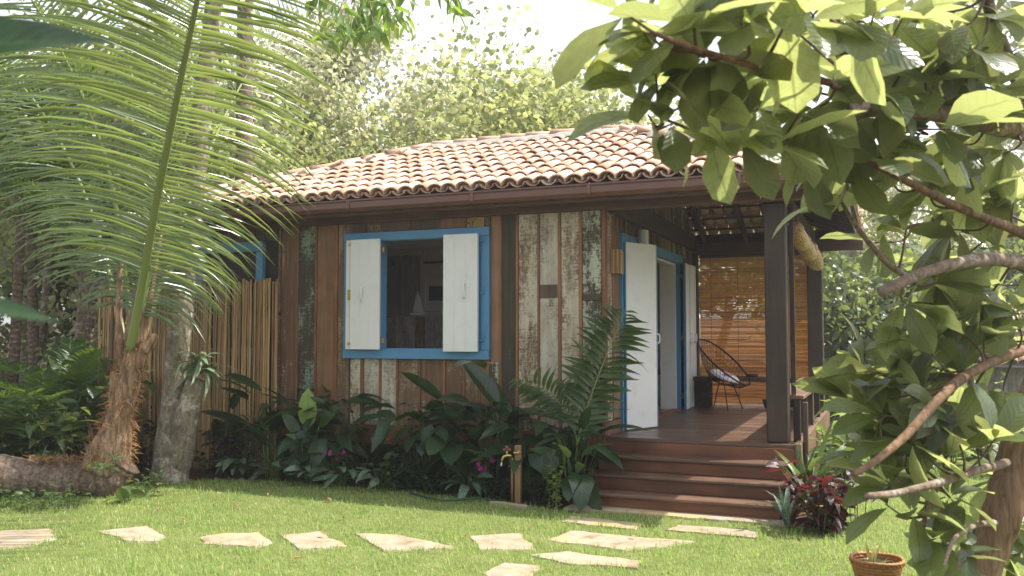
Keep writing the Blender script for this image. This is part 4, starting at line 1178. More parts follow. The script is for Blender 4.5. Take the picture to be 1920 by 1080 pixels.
# ---------------------------------------------------------------- mottled forked tree beside the palm
def forked():
    b = gp(318, 900); t = thing('forked_tree', (b.x, b.y, 0), 'mottled grey forked tree trunk behind the coconut palm', 'tree')
    dep = (Vector((b.x, b.y, 0)) - CAM).dot(FW)
    def trunk(pts, R, name):
        P = spline([at(x, y, dep + dd) for x, y, dd in pts], 8); n = len(P)
        RR = [np.interp(i / (n - 1), np.linspace(0, 1, len(R)), R) for i in range(n)]
        V, F, U = tube_uv(P, RR, 20, lambda v, i, k: .10 * mnoise.noise(v * 4) + .03 * mnoise.noise(v * 16)); ob(name, mesh(name, V, F, MAT['bark_moss'], True, U), t)
    trunk([(318, 915, 0), (320, 860, 0), (325, 780, 0), (332, 700, 0), (338, 600, .0), (348, 500, .1), (362, 380, .2), (376, 230, .3), (395, 60, .5), (410, -80, .7)], [.23, .195, .16, .145, .135, .13, .125, .12, .115, .1, .09], 'trunk')
    trunk([(322, 905, .05), (338, 840, -.05), (350, 780, -.1), (362, 735, -.1), (368, 712, -.1)], [.16, .16, .14, .115, .10], 'cut_limb')
    C, D, S = cloud_data([at(410 + rnd.gauss(0, 120), -130 + rnd.gauss(0, 40), dep + rnd.gauss(.8, 1)) for i in range(40)], 22, .3, .16)
    cloud('crown', C, D, S, 'l_far', t)
    # staghorn fern sitting in the fork
    p = at(372, 690, dep - .1)
    f = thing('staghorn_fern', p, 'pale staghorn fern growing on the cut limb of the forked tree', 'fern')
    lm = [leaf_mesh('leaf', 'l_grey', L=.42, Wd=.075, prof='strap', nl=7, na=2, bend=b_, wav=.2, seed=s) for s, b_ in ((1, .8), (2, 1.2), (3, .3))]
    for i in range(34):
        a = rnd.uniform(-.6, 2.2); up = rnd.uniform(-.5, 1.2)
        ob('leaf', lm[0 if up > .3 else 1], f, frame(p + Vector((rnd.gauss(0, .03), 0, rnd.uniform(-.08, .1))), RT * math.cos(a) - FW * math.sin(a) * .6 + Vector((0, 0, up)), (0, 0, 1), rnd.uniform(.55, 1.1), rnd.uniform(-.6, .6)))
    for i in range(7):
        m = MB(); a = at(372, 692 + i, dep - .14); m.tube([a, a.lerp(at(306 + i * 3, 672 + i * 6, dep - .2), .5) + Vector((0, 0, .01)), at(306 + i * 2, 670 + i * 7, dep - .2)], .002, 4); m.build('dry_stalk', MAT['l_grey'], f)
forked()
# ---------------------------------------------------------------- broad leaved tree on the right
def right_tree():
    tb = at(1790, 1190, 4.95); t = thing('broadleaf_tree', (tb.x, tb.y, 0), 'broad leaved tree leaning in from the right with large glossy leaves', 'tree')
    def limb(name, pts, R, mat, k=7, n=14, rough=.12):
        nr = .09 if name == 'branch' and pts[0][0] > 1600 and R[0] > .019 else 0.0      # heavier limbs pass in front of most leaves
        P = spline([at(p[0], p[1], p[2] * (1 - nr * min(1, q / 2))) for q, p in enumerate(pts)], k); m = len(P); RR = [np.interp(i / (m - 1), np.linspace(0, 1, len(R)), R) for i in range(m)]
        V, F, U = tube_uv(P, RR, n, lambda v, i, q: rough * mnoise.noise(v * 9) + .07 * mnoise.noise(v * 30)); ob(name, mesh(name, V, F, MAT[mat], True, U), t); return P
    limb('trunk', [(1775, 1220, 4.95), (1815, 1130, 4.95), (1850, 1040, 4.95), (1882, 950, 4.95), (1905, 870, 4.97), (1918, 810, 5.0)], [.125, .112, .10, .096, .10, .09], 'bark_brown', rough=.25)
    limb('trunk', [(1895, 880, 5.0), (1935, 780, 5.1), (1965, 640, 5.1), (1975, 480, 5.0), (1968, 330, 4.9), (1950, 230, 4.8)], [.10, .095, .09, .085, .08, .075], 'bark_grey')
    BR = []
    BR += limb('branch', [(1960, 250, 4.8), (1890, 240, 4.6), (1800, 218, 4.4), (1700, 206, 4.2), (1630, 205, 4.0), (1588, 208, 3.9)], [.055, .05, .043, .036, .033, .032], 'bark_grey')
    BR += limb('branch', [(1612, 205, 3.95), (1600, 150, 3.8), (1580, 80, 3.65), (1560, 20, 3.5), (1540, -60, 3.4)], [.026, .023, .02, .017, .014], 'bark_grey')
    BR += limb('branch', [(1700, 210, 4.2), (1600, 170, 3.8), (1500, 140, 3.5), (1400, 120, 3.2), (1300, 90, 3.0), (1220, 60, 2.9)], [.02, .017, .014, .012, .010, .007], 'bark_brown', n=8)
    BR += limb('branch', [(1720, 225, 4.2), (1620, 255, 4.0), (1520, 262, 3.7), (1420, 270, 3.45), (1330, 255, 3.3), (1250, 225, 3.2)], [.018, .016, .013, .011, .009, .006], 'bark_brown', n=8)
    BR += limb('branch', [(1972, 470, 5.0), (1900, 430, 4.8), (1800, 390, 4.6), (1700, 340, 4.3), (1620, 295, 4.1), (1560, 240, 4.0)], [.03, .026, .021, .017, .013, .009], 'bark_brown', n=10)
    BR += limb('branch', [(1972, 520, 5.0), (1900, 490, 4.8), (1830, 488, 4.7), (1750, 505, 4.5), (1690, 530, 4.35), (1652, 548, 4.3)], [.042, .036, .031, .027, .025, .024], 'bark_grey')
    BR += limb('branch', [(1700, 520, 4.4), (1660, 490, 4.3), (1610, 430, 4.2), (1575, 375, 4.1)], [.018, .015, .012, .008], 'bark_grey', n=8)
    BR += limb('branch', [(1965, 640, 5.1), (1880, 670, 4.95), (1790, 720, 4.75), (1700, 815, 4.5), (1640, 865, 4.35), (1600, 890, 4.3)], [.036, .028, .024, .020, .017, .013], 'bark_brown', n=10)
    BR += limb('branch', [(1900, 865, 5.0), (1840, 880, 4.85), (1760, 905, 4.6), (1680, 925, 4.4), (1625, 930, 4.25)], [.026, .022, .019, .016, .015], 'bark_grey', n=10)
    BR += limb('branch', [(1765, 905, 4.6), (1740, 945, 4.55), (1730, 1000, 4.5), (1725, 1040, 4.5)], [.014, .012, .010, .008], 'bark_brown', n=8)
    BR += limb('branch', [(1870, 980, 4.9), (1830, 985, 4.8), (1790, 1010, 4.7), (1770, 1060, 4.6)], [.02, .015, .012, .008], 'bark_grey', n=8)
    BR += limb('branch', [(1955, 240, 4.8), (1900, 130, 4.5), (1860, 30, 4.2), (1840, -60, 4.0)], [.04, .03, .025, .02], 'bark_grey', n=9)
    BR += limb('branch', [(1972, 420, 5.0), (1860, 440, 5.2), (1760, 420, 5.4), (1680, 430, 5.6)], [.03, .024, .018, .010], 'bark_grey', n=8)
    lm = [leaf_mesh('leaf', 'l_big', L=1, Wd=w, prof='obov', nl=6, na=4, fold=f_, bend=b_, wav=.10, seed=s) for s, w, f_, b_ in ((1, .52, .22, .15), (2, .50, .12, .26), (3, .55, .3, .05), (4, .45, .2, .4))]
    cl = [  # px, py, depth, leaves, length, hang
     (1165, 20, 2.9, 4, .25, .5), (1200, 45, 3.0, 5, .25, .7), (1260, 60, 2.9, 6, .27, .9), (1230, 140, 3.0, 6, .25, .9), (1320, 100, 2.9, 6, .27, .8), (1300, 30, 2.8, 5, .26, .6), (1390, 40, 2.8, 5, .27, .8), (1300, 190, 3.1, 4, .22, .8), (1440, 130, 3.1, 6, .26, .9), (1420, 200, 3.3, 6, .25, .9),
     (1215, 215, 3.1, 4, .25, .55), (1260, 232, 3.1, 4, .27, 1.3), (1335, 258, 3.2, 4, .26, 1.4), (1390, 262, 3.25, 4, .25, 1.3), (1450, 268, 3.4, 6, .26, .9),
     (1480, 30, 2.9, 5, .30, .9), (1540, 10, 2.9, 5, .30, .9), (1620, 40, 3.0, 5, .28, 1.0), (1700, 20, 3.6, 7, .27, .7), (1780, 60, 3.7, 8, .27, .6), (1860, 30, 3.9, 8, .28, .6), (1910, 90, 4.1, 7, .28, .6), (1820, 130, 4.0, 7, .28, .7), (1700, 120, 3.9, 7, .27, .8),
     (1560, 150, 3.4, 7, .25, .9), (1640, 170, 3.7, 7, .26, .9), (1500, 210, 3.5, 7, .24, 1.0), (1560, 250, 3.8, 7, .25, 1.0), (1640, 270, 3.9, 8, .26, 1.0), (1720, 250, 4.1, 8, .26, 1.0), (1800, 270, 4.3, 8, .27, .9), (1880, 290, 4.5, 8, .28, .9), (1760, 190, 4.2, 7, .27, .8), (1900, 190, 4.4, 7, .28, .8),
     (1510, 300, 3.8, 4, .22, 1.1), (1590, 305, 3.9, 5, .24, 1.0), (1665, 330, 4.1, 6, .26, .9), (1740, 350, 4.3, 8, .27, 1.0), (1830, 370, 4.5, 9, .28, 1.0), (1900, 380, 4.6, 9, .28, 1.0), (1532, 378, 4.0, 3, .20, .5), (1700, 420, 4.4, 6, .27, .3), (1640, 455, 4.8, 5, .30, -.1), (1780, 430, 4.6, 8, .28, .8), (1870, 470, 4.7, 8, .28, .9),
     (1760, 530, 4.5, 8, .27, .8), (1700, 570, 4.4, 7, .26, .8), (1840, 570, 4.7, 9, .27, .8), (1900, 580, 4.8, 9, .28, .8), (1790, 610, 4.6, 8, .26, .9), (1730, 640, 4.5, 7, .26, .8), (1860, 650, 4.8, 8, .27, 1.0),
     (1600, 690, 4.8, 8, .25, -.5), (1650, 720, 4.9, 7, .25, -.3), (1690, 690, 4.6, 7, .27, -.1), (1590, 750, 4.8, 7, .26, -.3), (1645, 790, 4.7, 7, .27, -.3), (1730, 740, 4.5, 7, .28, .2), (1800, 700, 4.6, 8, .28, .7), (1810, 770, 4.7, 7, .27, .6), (1880, 740, 4.9, 8, .27, .6), (1630, 850, 4.6, 6, .26, -.2), (1700, 850, 4.7, 6, .27, -.1), (1780, 850, 4.6, 6, .27, .2), (1850, 830, 4.8, 6, .27, .5),
     (1660, 900, 4.6, 6, .25, .5), (1720, 900, 4.7, 6, .25, .5), (1660, 945, 4.6, 4, .24, .2), (1715, 960, 4.5, 6, .26, .6), (1780, 930, 4.6, 8, .26, .9), (1755, 1010, 4.5, 8, .26, 1.1), (1800, 1010, 4.6, 9, .26, 1.1), (1770, 1060, 4.6, 9, .26, 1.0), (1850, 1060, 5.2, 7, .26, .9), (1905, 980, 5.3, 9, .27, .8), (1900, 1050, 5.2, 9, .27, .8), (1870, 900, 5.3, 8, .27, .7)]
    rr = random.Random(31)
    for k in range(16):        # fill the crown behind the outer sprays
        x = rr.uniform(1480, 1930); y = rr.uniform(-60, 400)
        if x < 1700 and y > 260: continue
        cl.append((x, y, rr.uniform(4.9, 5.9), 6, rr.uniform(.24, .30), rr.uniform(.3, .9)))
    for k in range(10):
        x = rr.uniform(1720, 1930); y = rr.uniform(480, 900); cl.append((x, y, rr.uniform(5.3, 6.4), 6, rr.uniform(.24, .30), rr.uniform(.1, .7)))
    for k in range(24):        # outer sprays of the upper crown
        x = rr.uniform(1400, 1920); y = rr.uniform(-30, 300)
        if x < 1480 and y > 160: continue
        cl.append((x, y, rr.uniform(3.5, 4.6), 6, rr.uniform(.25, .30), rr.uniform(.3, .9)))
    for k in range(9):
        cl.append((rr.uniform(1640, 1900), rr.uniform(560, 860), rr.uniform(4.2, 4.8), 6, rr.uniform(.24, .28), rr.uniform(-.3, .3)))
    LV = []
    for (x, y, d, n, L, hang) in cl:
        c = at(x, y, d); j = min(BR, key=lambda q: (q - c).length)
        hang *= 1 if hang < 0 else (.45 if y > 560 else .7)
        tip = c.copy()
        mid = j.lerp(tip, .5) + Vector((rnd.gauss(0, .03), rnd.gauss(0, .03), -.03))
        m = MB(); m.tube(spline([j, mid, tip], 5), [.0075 - .0004 * i for i in range(11)], 6); m.build('twig', MAT['twig'], t, smooth=True)
        ax = (tip - mid).normalized()
        for i in range(n):
            a = 2 * PI * (i + rnd.random() * .6) / n
            r1 = ax.cross(Vector((.2, .1, 1))).normalized(); r2 = ax.cross(r1)
            dr = ax * rnd.uniform(.2, .9) + (r1 * math.cos(a) + r2 * math.sin(a)) * .95 + Vector((0, 0, -hang * rnd.uniform(.4, 1.2) + (.25 if y > 560 else .1)))
            p = tip + (mid - tip) * rnd.uniform(0, .35)
            LV.append((d / L * (1 if x < 1900 and y > 0 else 2), lm[rnd.randrange(4)], frame(p + dr.normalized() * .015, dr, Vector((rnd.gauss(0, .45), rnd.gauss(0, .45), 1)), L * rnd.choice((.6, .85, .95, 1.05, 1.15, 1.2, 1.3)) * rnd.uniform(.92, 1.08), rnd.gauss(0, .4))))
    LV.sort(key=lambda q: q[0]); extra = [(q[1], q[2]) for q in LV[300:]]
    for _, me, mm in LV[:300]: ob('leaf', me, t, mm)
    AV = []; AF = []; AU = []; b = 0
    base = leaf_arrays(L=1, Wd=.42, prof='obov', nl=6, na=4, fold=.2, bend=.3, wav=.07, seed=5)
    for k in range(14):    # the deeper leaves of the crown, too hidden to pick out
        x = rnd.uniform(1740, 2050); y = rnd.uniform(-120, 1050)
        extra.append((None, frame(at(x, y, 5.3 + rnd.uniform(-.2, .7)), (rnd.gauss(0, 1), rnd.gauss(0, 1), -.7), (rnd.gauss(0, .4), rnd.gauss(0, .4), 1), rnd.uniform(.2, .28), rnd.gauss(0, .4))))
    for me, mm in extra:
        m4 = np.array(mm); AV.append(base[0] @ m4[:3, :3].T + m4[:3, 3]); AF.append(np.array(base[1]) + b); AU += base[2]; b += len(base[0])
    o = ob('crown_leaves', npmesh('crown_leaves', np.concatenate(AV), np.concatenate(AF), MAT['l_big'], True, AU), t); o['kind'] = 'stuff'
right_tree()
# ---------------------------------------------------------------- bed plants
LIB = {}
def lib(key, mat, **k):
    if key not in LIB: LIB[key] = [leaf_mesh('leaf', mat, seed=s, bend=b, **k) for s, b in ((1, .15), (2, .4), (3, .7))]
    return LIB[key]
def stalk_plant(name, loc, label, cat, key, mat, n, L, H, spread, prof, Wd, stem='stem', group=None, fold=.2, tilt=.6, rad=.006, seed=None, az=None, wav=.05, hang=.3, nmin=.35):
    """rosette of long stalks, each carrying one blade"""
    r = random.Random(seed if seed is not None else hash(label) % 9999)
    t = thing(name, loc, label, cat, group); loc = Vector(loc)
    lm = lib(key, mat, L=1, Wd=Wd, prof=prof, nl=7 if prof != 'heart' else 6, na=4 if prof != 'strap' else 2, fold=fold, wav=wav)
    sb = MB()
    for i in range(n):
        a = (2 * PI * (i + r.random() * .7) / n) if az is None else az + r.gauss(0, .7)
        h = H * r.uniform(nmin, 1); o = Vector((math.cos(a), math.sin(a), 0)); sp = spread * r.uniform(.4, 1) * (h / H) ** .5
        b0 = loc + o * .02 + Vector((0, 0, -.02)); top = loc + o * sp + Vector((0, 0, h))
        sb.tube(spline([b0, b0.lerp(top, .55) + Vector((0, 0, h * .14)), top], 3), [rad, rad * .9, rad * .8, rad * .7, rad * .6, rad * .55, rad * .5], 5)
        d = o * tilt + Vector((r.gauss(0, .2), r.gauss(0, .2), .75 - hang - r.random() * .5))
        ob('leaf', lm[r.randrange(3)], t, frame(top, d, o * -.4 + Vector((r.gauss(0, .3), r.gauss(0, .3), 1)), L * r.uniform(.7, 1.15), r.gauss(0, .3)))
    sb.build('stem', MAT[stem], t, smooth=True)
    return t
def cane_plant(name, loc, label, cat, key, mat, canes, H, L, Wd, prof='lance', per=8, lean=.25, group=None, stem='stem', fold=.25, seed=None, rad=.008, t0=.3, hang=.35):
    """several canes with leaves alternating up each"""
    r = random.Random(seed if seed is not None else hash(label) % 9999); t = thing(name, loc, label, cat, group); loc = Vector(loc)
    lm = lib(key, mat, L=1, Wd=Wd, prof=prof, nl=6, na=4, fold=fold, wav=.04); sb = MB()
    for c in range(canes):
        a = 2 * PI * (c + r.random()) / canes; o = Vector((math.cos(a), math.sin(a), 0)); h = H * r.uniform(.6, 1.05)
        b0 = loc + o * r.uniform(.01, .08); top = b0 + o * lean * h * r.uniform(.5, 1.3) + Vector((0, 0, h)); P = spline([b0 - Vector((0, 0, .03)), b0.lerp(top, .5) - o * .05 * h, top], 6)
        sb.tube(P, [rad * (1 - .6 * i / 12) for i in range(13)], 6)
        for i in range(per):
            t_ = t0 + (1 - t0) * (i + .5) / per; p = P[min(12, int(t_ * 12))]; an = i * 2.4 + r.gauss(0, .4) + c
            d = Vector((math.cos(an), math.sin(an), .65 - hang * r.uniform(.3, 1.6)))
            ob('leaf', lm[r.randrange(3)], t, frame(p, d, Vector((r.gauss(0, .25), r.gauss(0, .25), 1)), L * r.uniform(.65, 1.15), r.gauss(0, .25)))
    sb.build('stem', MAT[stem], t, smooth=True)
    return t
def bed(x, y0): return (fx(x), y0, 0.0)
def bpos(px, Y, z=0.0):
    """place on the bed at distance Y in front of the wall, in line with pixel column px"""
    p = onY(px, 700, Y); return (p.x, Y, z)
HELI = dict(key='heli', mat='l_shade', prof='paddle', Wd=.30)
hl = [(470, -.28, 7, .42, .55, .22, 'dark paddle leaved plant against the bamboo screen'), (505, -.22, 8, .46, .75, .25, 'tall dark paddle leaved plant where the screen meets the boards'),
      (545, -.40, 8, .42, .60, .3, 'dark paddle leaved plant left of the lime leaf'), (605, -.25, 9, .46, .72, .3, 'dark paddle leaved plant under the left end of the window'),
      (680, -.25, 8, .40, .58, .3, 'dark broad plant below the left shutter'), (770, -.30, 9, .42, .62, .3, 'dark leafy clump below the middle of the window'),
      (850, -.22, 9, .44, .70, .3, 'dark leafy clump below the right shutter'), (915, -.25, 8, .50, .95, .22, 'tall dark paddle leaved plant below the window corner'),
      (985, -.28, 8, .42, .62, .3, 'dark leafy clump left of the long pinnate fronds'), (1075, -.30, 8, .42, .60, .25, 'broad leaved plant at the left end of the steps')]
for i, (px, Y, n, L, H, sp, lab) in enumerate(hl):
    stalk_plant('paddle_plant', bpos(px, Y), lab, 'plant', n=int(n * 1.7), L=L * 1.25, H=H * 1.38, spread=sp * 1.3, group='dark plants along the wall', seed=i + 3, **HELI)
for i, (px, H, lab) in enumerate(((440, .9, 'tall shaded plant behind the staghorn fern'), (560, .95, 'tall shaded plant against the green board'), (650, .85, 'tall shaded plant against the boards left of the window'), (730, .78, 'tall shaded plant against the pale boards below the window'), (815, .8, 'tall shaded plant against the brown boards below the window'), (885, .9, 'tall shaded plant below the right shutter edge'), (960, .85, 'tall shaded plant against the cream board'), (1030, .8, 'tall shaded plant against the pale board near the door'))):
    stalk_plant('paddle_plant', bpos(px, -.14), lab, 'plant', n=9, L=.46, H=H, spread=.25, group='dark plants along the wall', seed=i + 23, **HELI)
al = [(620, -.45, 'dark heart leaved plant near the striped leaves'), (800, -.42, 'dark heart leaved plant in the middle of the bed'), (850, -.48, 'dark heart leaved plant left of the magenta flowers'), (1000, -.45, 'dark heart leaved plant behind the tap'), (1085, -.62, 'bluish dark heart leaved plant beside the lowest step')]
for i, (px, Y, lab) in enumerate(al):
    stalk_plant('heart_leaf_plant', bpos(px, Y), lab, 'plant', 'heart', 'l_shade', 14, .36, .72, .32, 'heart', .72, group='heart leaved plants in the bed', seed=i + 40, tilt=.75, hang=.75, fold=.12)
ca = [(520, -.50, 'striped leaf rosette near the left end of the bed'), (585, -.62, 'striped leaf rosette below the lime leaf'), (640, -.62, 'pale striped leaf rosette under the magenta bloom'), (715, -.60, 'striped leaf rosette beside the bright green sprig'), (880, -.55, 'striped leaf rosette left of the tap stake'), (450, -.45, 'striped leaf rosette at the foot of the forked tree')]
for i, (px, Y, lab) in enumerate(ca):
    stalk_plant('striped_leaf_plant', bpos(px, Y), lab, 'plant', 'cala', 'l_cala', 20, .24, .24, .18, 'ellip', .36, group='striped leaf plants at the front of the bed', seed=i + 60, tilt=.9, hang=.35, rad=.004, wav=.06)
lw = [(430, -.40, 'low ground cover by the forked tree'), (560, -.60, 'small ground plant in front of the bed left of centre'), (760, -.60, 'small leafy ground plant at the lawn edge below the window'), (820, -.62, 'small ground plant at the lawn edge right of the window middle'), (935, -.60, 'small dark ground plant left of the tap'), (1010, -.66, 'small dark ground plant right of the tap'), (395, -.30, 'dark ground plant behind the forked tree')]
for i, (px, Y, lab) in enumerate(lw):
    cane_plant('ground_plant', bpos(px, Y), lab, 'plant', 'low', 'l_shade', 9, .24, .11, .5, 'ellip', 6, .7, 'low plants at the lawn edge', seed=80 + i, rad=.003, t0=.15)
# single lime leaves, a bright sprig
def upright():
    lv = thing('lime_leaf_plant', bpos(575, -.52), 'plant with one large bright lime paddle leaf standing upright', 'plant'); b = Vector(bpos(575, -.52)); sb = MB()
    for a, z, key, mat, wd, nf in (((578, 802), (576, 726), 'limeu', 'l_lime', .46, -1), ((598, 800), (632, 760), 'midu', 'l_mid', .42, -.6), ((560, 815), (530, 770), 'midu', 'l_mid', .42, -.5)):
        p = onY(*a, -.5); q = onY(*z, -.55); me = lib(key, mat, L=1, Wd=wd, prof='paddle', nl=7, na=4, fold=.2, wav=.03)[0]
        ob('leaf', me, lv, frame(p, q - p, FW * nf + Vector((0, 0, .5)), (q - p).length)); sb.tube(spline([b, b.lerp(p, .6) + Vector((0, .02, .05)), p], 4), .007, 6)
    sb.build('stem', MAT['stem_lt'], lv, smooth=True)
    lv = thing('paddle_plant', bpos(905, -.35), 'plant with one long dark leaf bending up to the window corner', 'plant'); b = Vector(bpos(930, -.3)); sb = MB()
    for a, z, mat, wd in (((945, 775), (868, 664), 'l_shade', .30), ((935, 790), (850, 745), 'l_shade', .34), ((955, 790), (1005, 765), 'l_mid', .4)):
        p = onY(*a, -.3); q = onY(*z, -.42); me = lib('up' + mat, mat, L=1, Wd=wd, prof='paddle', nl=7, na=4, fold=.35, wav=.03)[0]
        ob('leaf', me, lv, frame(p, q - p, FW * -.7 + Vector((0, 0, .7)) + RT * .3, (q - p).length)); sb.tube(spline([b, b.lerp(p, .6) + Vector((0, .02, .05)), p], 4), .008, 6)
    sb.build('stem', MAT['stem'], lv, smooth=True)
upright()
stalk_plant('lime_leaf_plant', bpos(615, -.5), 'plant with narrow lime leaves right of the big lime leaf', 'plant', 'limen', 'l_mid', 4, .34, .42, .2, 'ellip', .36, 'stem_lt', seed=9, tilt=.5, hang=.1)
stalk_plant('lime_leaf_plant', bpos(505, -.45), 'plant with pale stalk and yellowish leaf at the left of the bed', 'plant', 'limen', 'l_mid', 4, .36, .55, .2, 'ellip', .36, 'stem_lt', seed=12, tilt=.4, hang=.2)
cane_plant('leafy_sprig', bpos(735, -.55), 'mid green sprig with oval leaves in front of the bed', 'plant', 'sprig', 'l_mid', 4, .45, .17, .55, 'ellip', 7, .25, seed=2, rad=.004)
cane_plant('leafy_sprig', bpos(790, -.12), 'thin dark sprig against the boards below the window', 'plant', 'sprig2', 'l_shade', 3, .95, .13, .5, 'ellip', 8, .12, seed=3, rad=.004, t0=.6)
cane_plant('lime_bush', (gp(1042, 950).x, gp(1042, 950).y, 0), 'small upright lime green bush left of the steps', 'bush', 'limeb', 'l_lime', 7, .46, .055, .62, 'ellip', 14, .14, seed=6, rad=.003, stem='stem_lt', t0=.1)
def flowering(loc, lab, seed):
    t = cane_plant('flowering_plant', loc, lab, 'plant', 'flw', 'l_mid', 3, .50, .16, .34, 'ellip', 10, .12, 'magenta flowering plants', seed=seed, rad=.005, t0=.35)
    m = simple('magenta petal', (.42, .02, .26), .6) if 'petal' not in MAT else MAT['petal']; MAT['petal'] = m
    r = random.Random(seed); V = []; F = []
    for k in range(6):
        a = k * PI / 3; b = len(V); V += [(0, 0, 0), (math.cos(a - .4) * .02, math.sin(a - .4) * .02, .008), (math.cos(a) * .03, math.sin(a) * .03, .002), (math.cos(a + .4) * .02, math.sin(a + .4) * .02, .008)]; F.append((b, b + 1, b + 2, b + 3))
    me = mesh('flower', V, F, m)
    for k in range(4): ob('flower', me, t, T(Vector(loc) + Vector((r.gauss(0, .05), -.08 + r.gauss(0, .03), .36 + r.gauss(0, .06)))) @ Matrix.Rotation(1.1, 4, 'X') @ Matrix.Scale(1.1, 4))
flowering(bpos(640, -.55), 'leafy plant with magenta flower below the left shutter', 1); flowering(bpos(912, -.55), 'leafy plant with magenta flowers left of the tap stake', 2)
# pinnate fronds by the door
def pinnate():
    b = Vector(bpos(1085, -.35)); t = thing('pinnate_plant', b, 'tall plant with long pinnate dark green fronds beside the open door', 'plant')
    lm = lib('pin', 'l_mid', L=1, Wd=.17, prof='lance', nl=6, na=2, fold=.3)
    def f(pts, n, L, t0=.3):
        P = spline(pts, 10); m = MB(); k = len(P); m.tube(P, [.011 * (1 - .75 * i / (k - 1)) for i in range(k)], 6)
        fr_ = m.build('frond', MAT['stem_lt'], t, smooth=True)
        sd0 = RT.copy()
        for i in range(n):
            q = t0 + (1 - t0) * i / (n - 1); j = min(k - 2, int(q * (k - 1))); p = P[j].lerp(P[j + 1], q * (k - 1) - j); tg = (P[j + 1] - P[max(0, j - 1)]).normalized()
            sd = (sd0 - tg * sd0.dot(tg)).normalized(); pr = math.sin(PI * min(1, .18 + .75 * (q - t0) / (1 - t0))) ** .7
            for s in (-1, 1):
                d = sd * s * .85 + tg * .62 + Vector((0, 0, -.12)) - FW * .12
                ob('leaflet', lm[rnd.randrange(3)], fr_, frame(p, d, -FW * .8 + Vector((0, 0, .7)) + sd * s * -.3, L * pr * rnd.uniform(.9, 1.1), rnd.gauss(0, .2)))
    D = 9.15
    f([at(1075, 880, D), at(1090, 800, D - .05), at(1118, 715, D - .1), at(1148, 640, D - .1), at(1172, 585, D - .15)], 24, .46, .22)
    f([at(1072, 880, D), at(1082, 830, D), at(1060, 770, D), at(1020, 730, D - .1), at(965, 712, D - .2)], 18, .32, .4)
    f([at(1070, 880, D + .05), at(1095, 820, D + .1), at(1110, 740, D + .15), at(1105, 660, D + .15)], 11, .3, .45)
pinnate()
stalk_plant('paddle_plant', (gp(1095, 935).x, -.70, 0), 'green paddle leaved shoots pushing against the step ends', 'plant', 'padm', 'l_mid', 6, .36, .55, .14, 'paddle', .34, seed=21, tilt=.3, hang=.1)
# right of the steps: strap leaved plant over a dark red bush
rp = gp(1535, 1000)
stalk_plant('strap_leaf_plant', (.20, -.60, .10), 'bright green strap leaved plant right of the steps', 'plant', 'strap', 'l_mid', 18, .56, .30, .13, 'strap', .12, seed=5, tilt=.35, hang=-.15, fold=.35, nmin=.4)
stalk_plant('snake_plant', (.05, -.95, 0), 'mottled upright snake plant blades at the right end of the steps', 'plant', 'snake', 'l_cala', 9, .42, .03, .06, 'strap', .13, seed=8, tilt=.12, hang=-.25, fold=.2)
cane_plant('red_leaf_bush', (.30, -1.05, 0), 'dark red leaved bush right of the steps', 'bush', 'redb', 'l_red', 13, .62, .17, .38, 'ellip', 11, .55, seed=9, rad=.005, t0=.2, hang=.7)
cane_plant('purple_bush', (.42, -.85, 0), 'almost black leaved bush behind the red leaves', 'bush', 'purp', 'l_purple', 9, .60, .18, .36, 'ellip', 9, .5, seed=10, rad=.005, t0=.15, hang=.7)
cane_plant('red_leaf_bush', (.58, -.6, 0), 'pinkish red sprig on the far side of the dark bush', 'bush', 'pinkb', 'l_red', 4, .62, .13, .4, 'ellip', 8, .3, seed=11, rad=.005, t0=.4)
# dark purple shrubs below the bamboo screen
for i, (px, Y, lab) in enumerate(((420, -.35, 'dark purple shrub right of the forked tree'), (470, -.18, 'dark purple shrub at the foot of the bamboo screen'), (265, -.45, 'dark purple shrub behind the palm sheath'), (150, -.9, 'dark purple shrub left of the palm sheath'))):
    cane_plant('purple_shrub', bpos(px, Y), lab, 'shrub', 'purp', 'l_purple', 8, .75, .17, .36, 'ellip', 9, .4, 'dark purple shrubs', seed=30 + i, rad=.005, t0=.15, hang=.6)
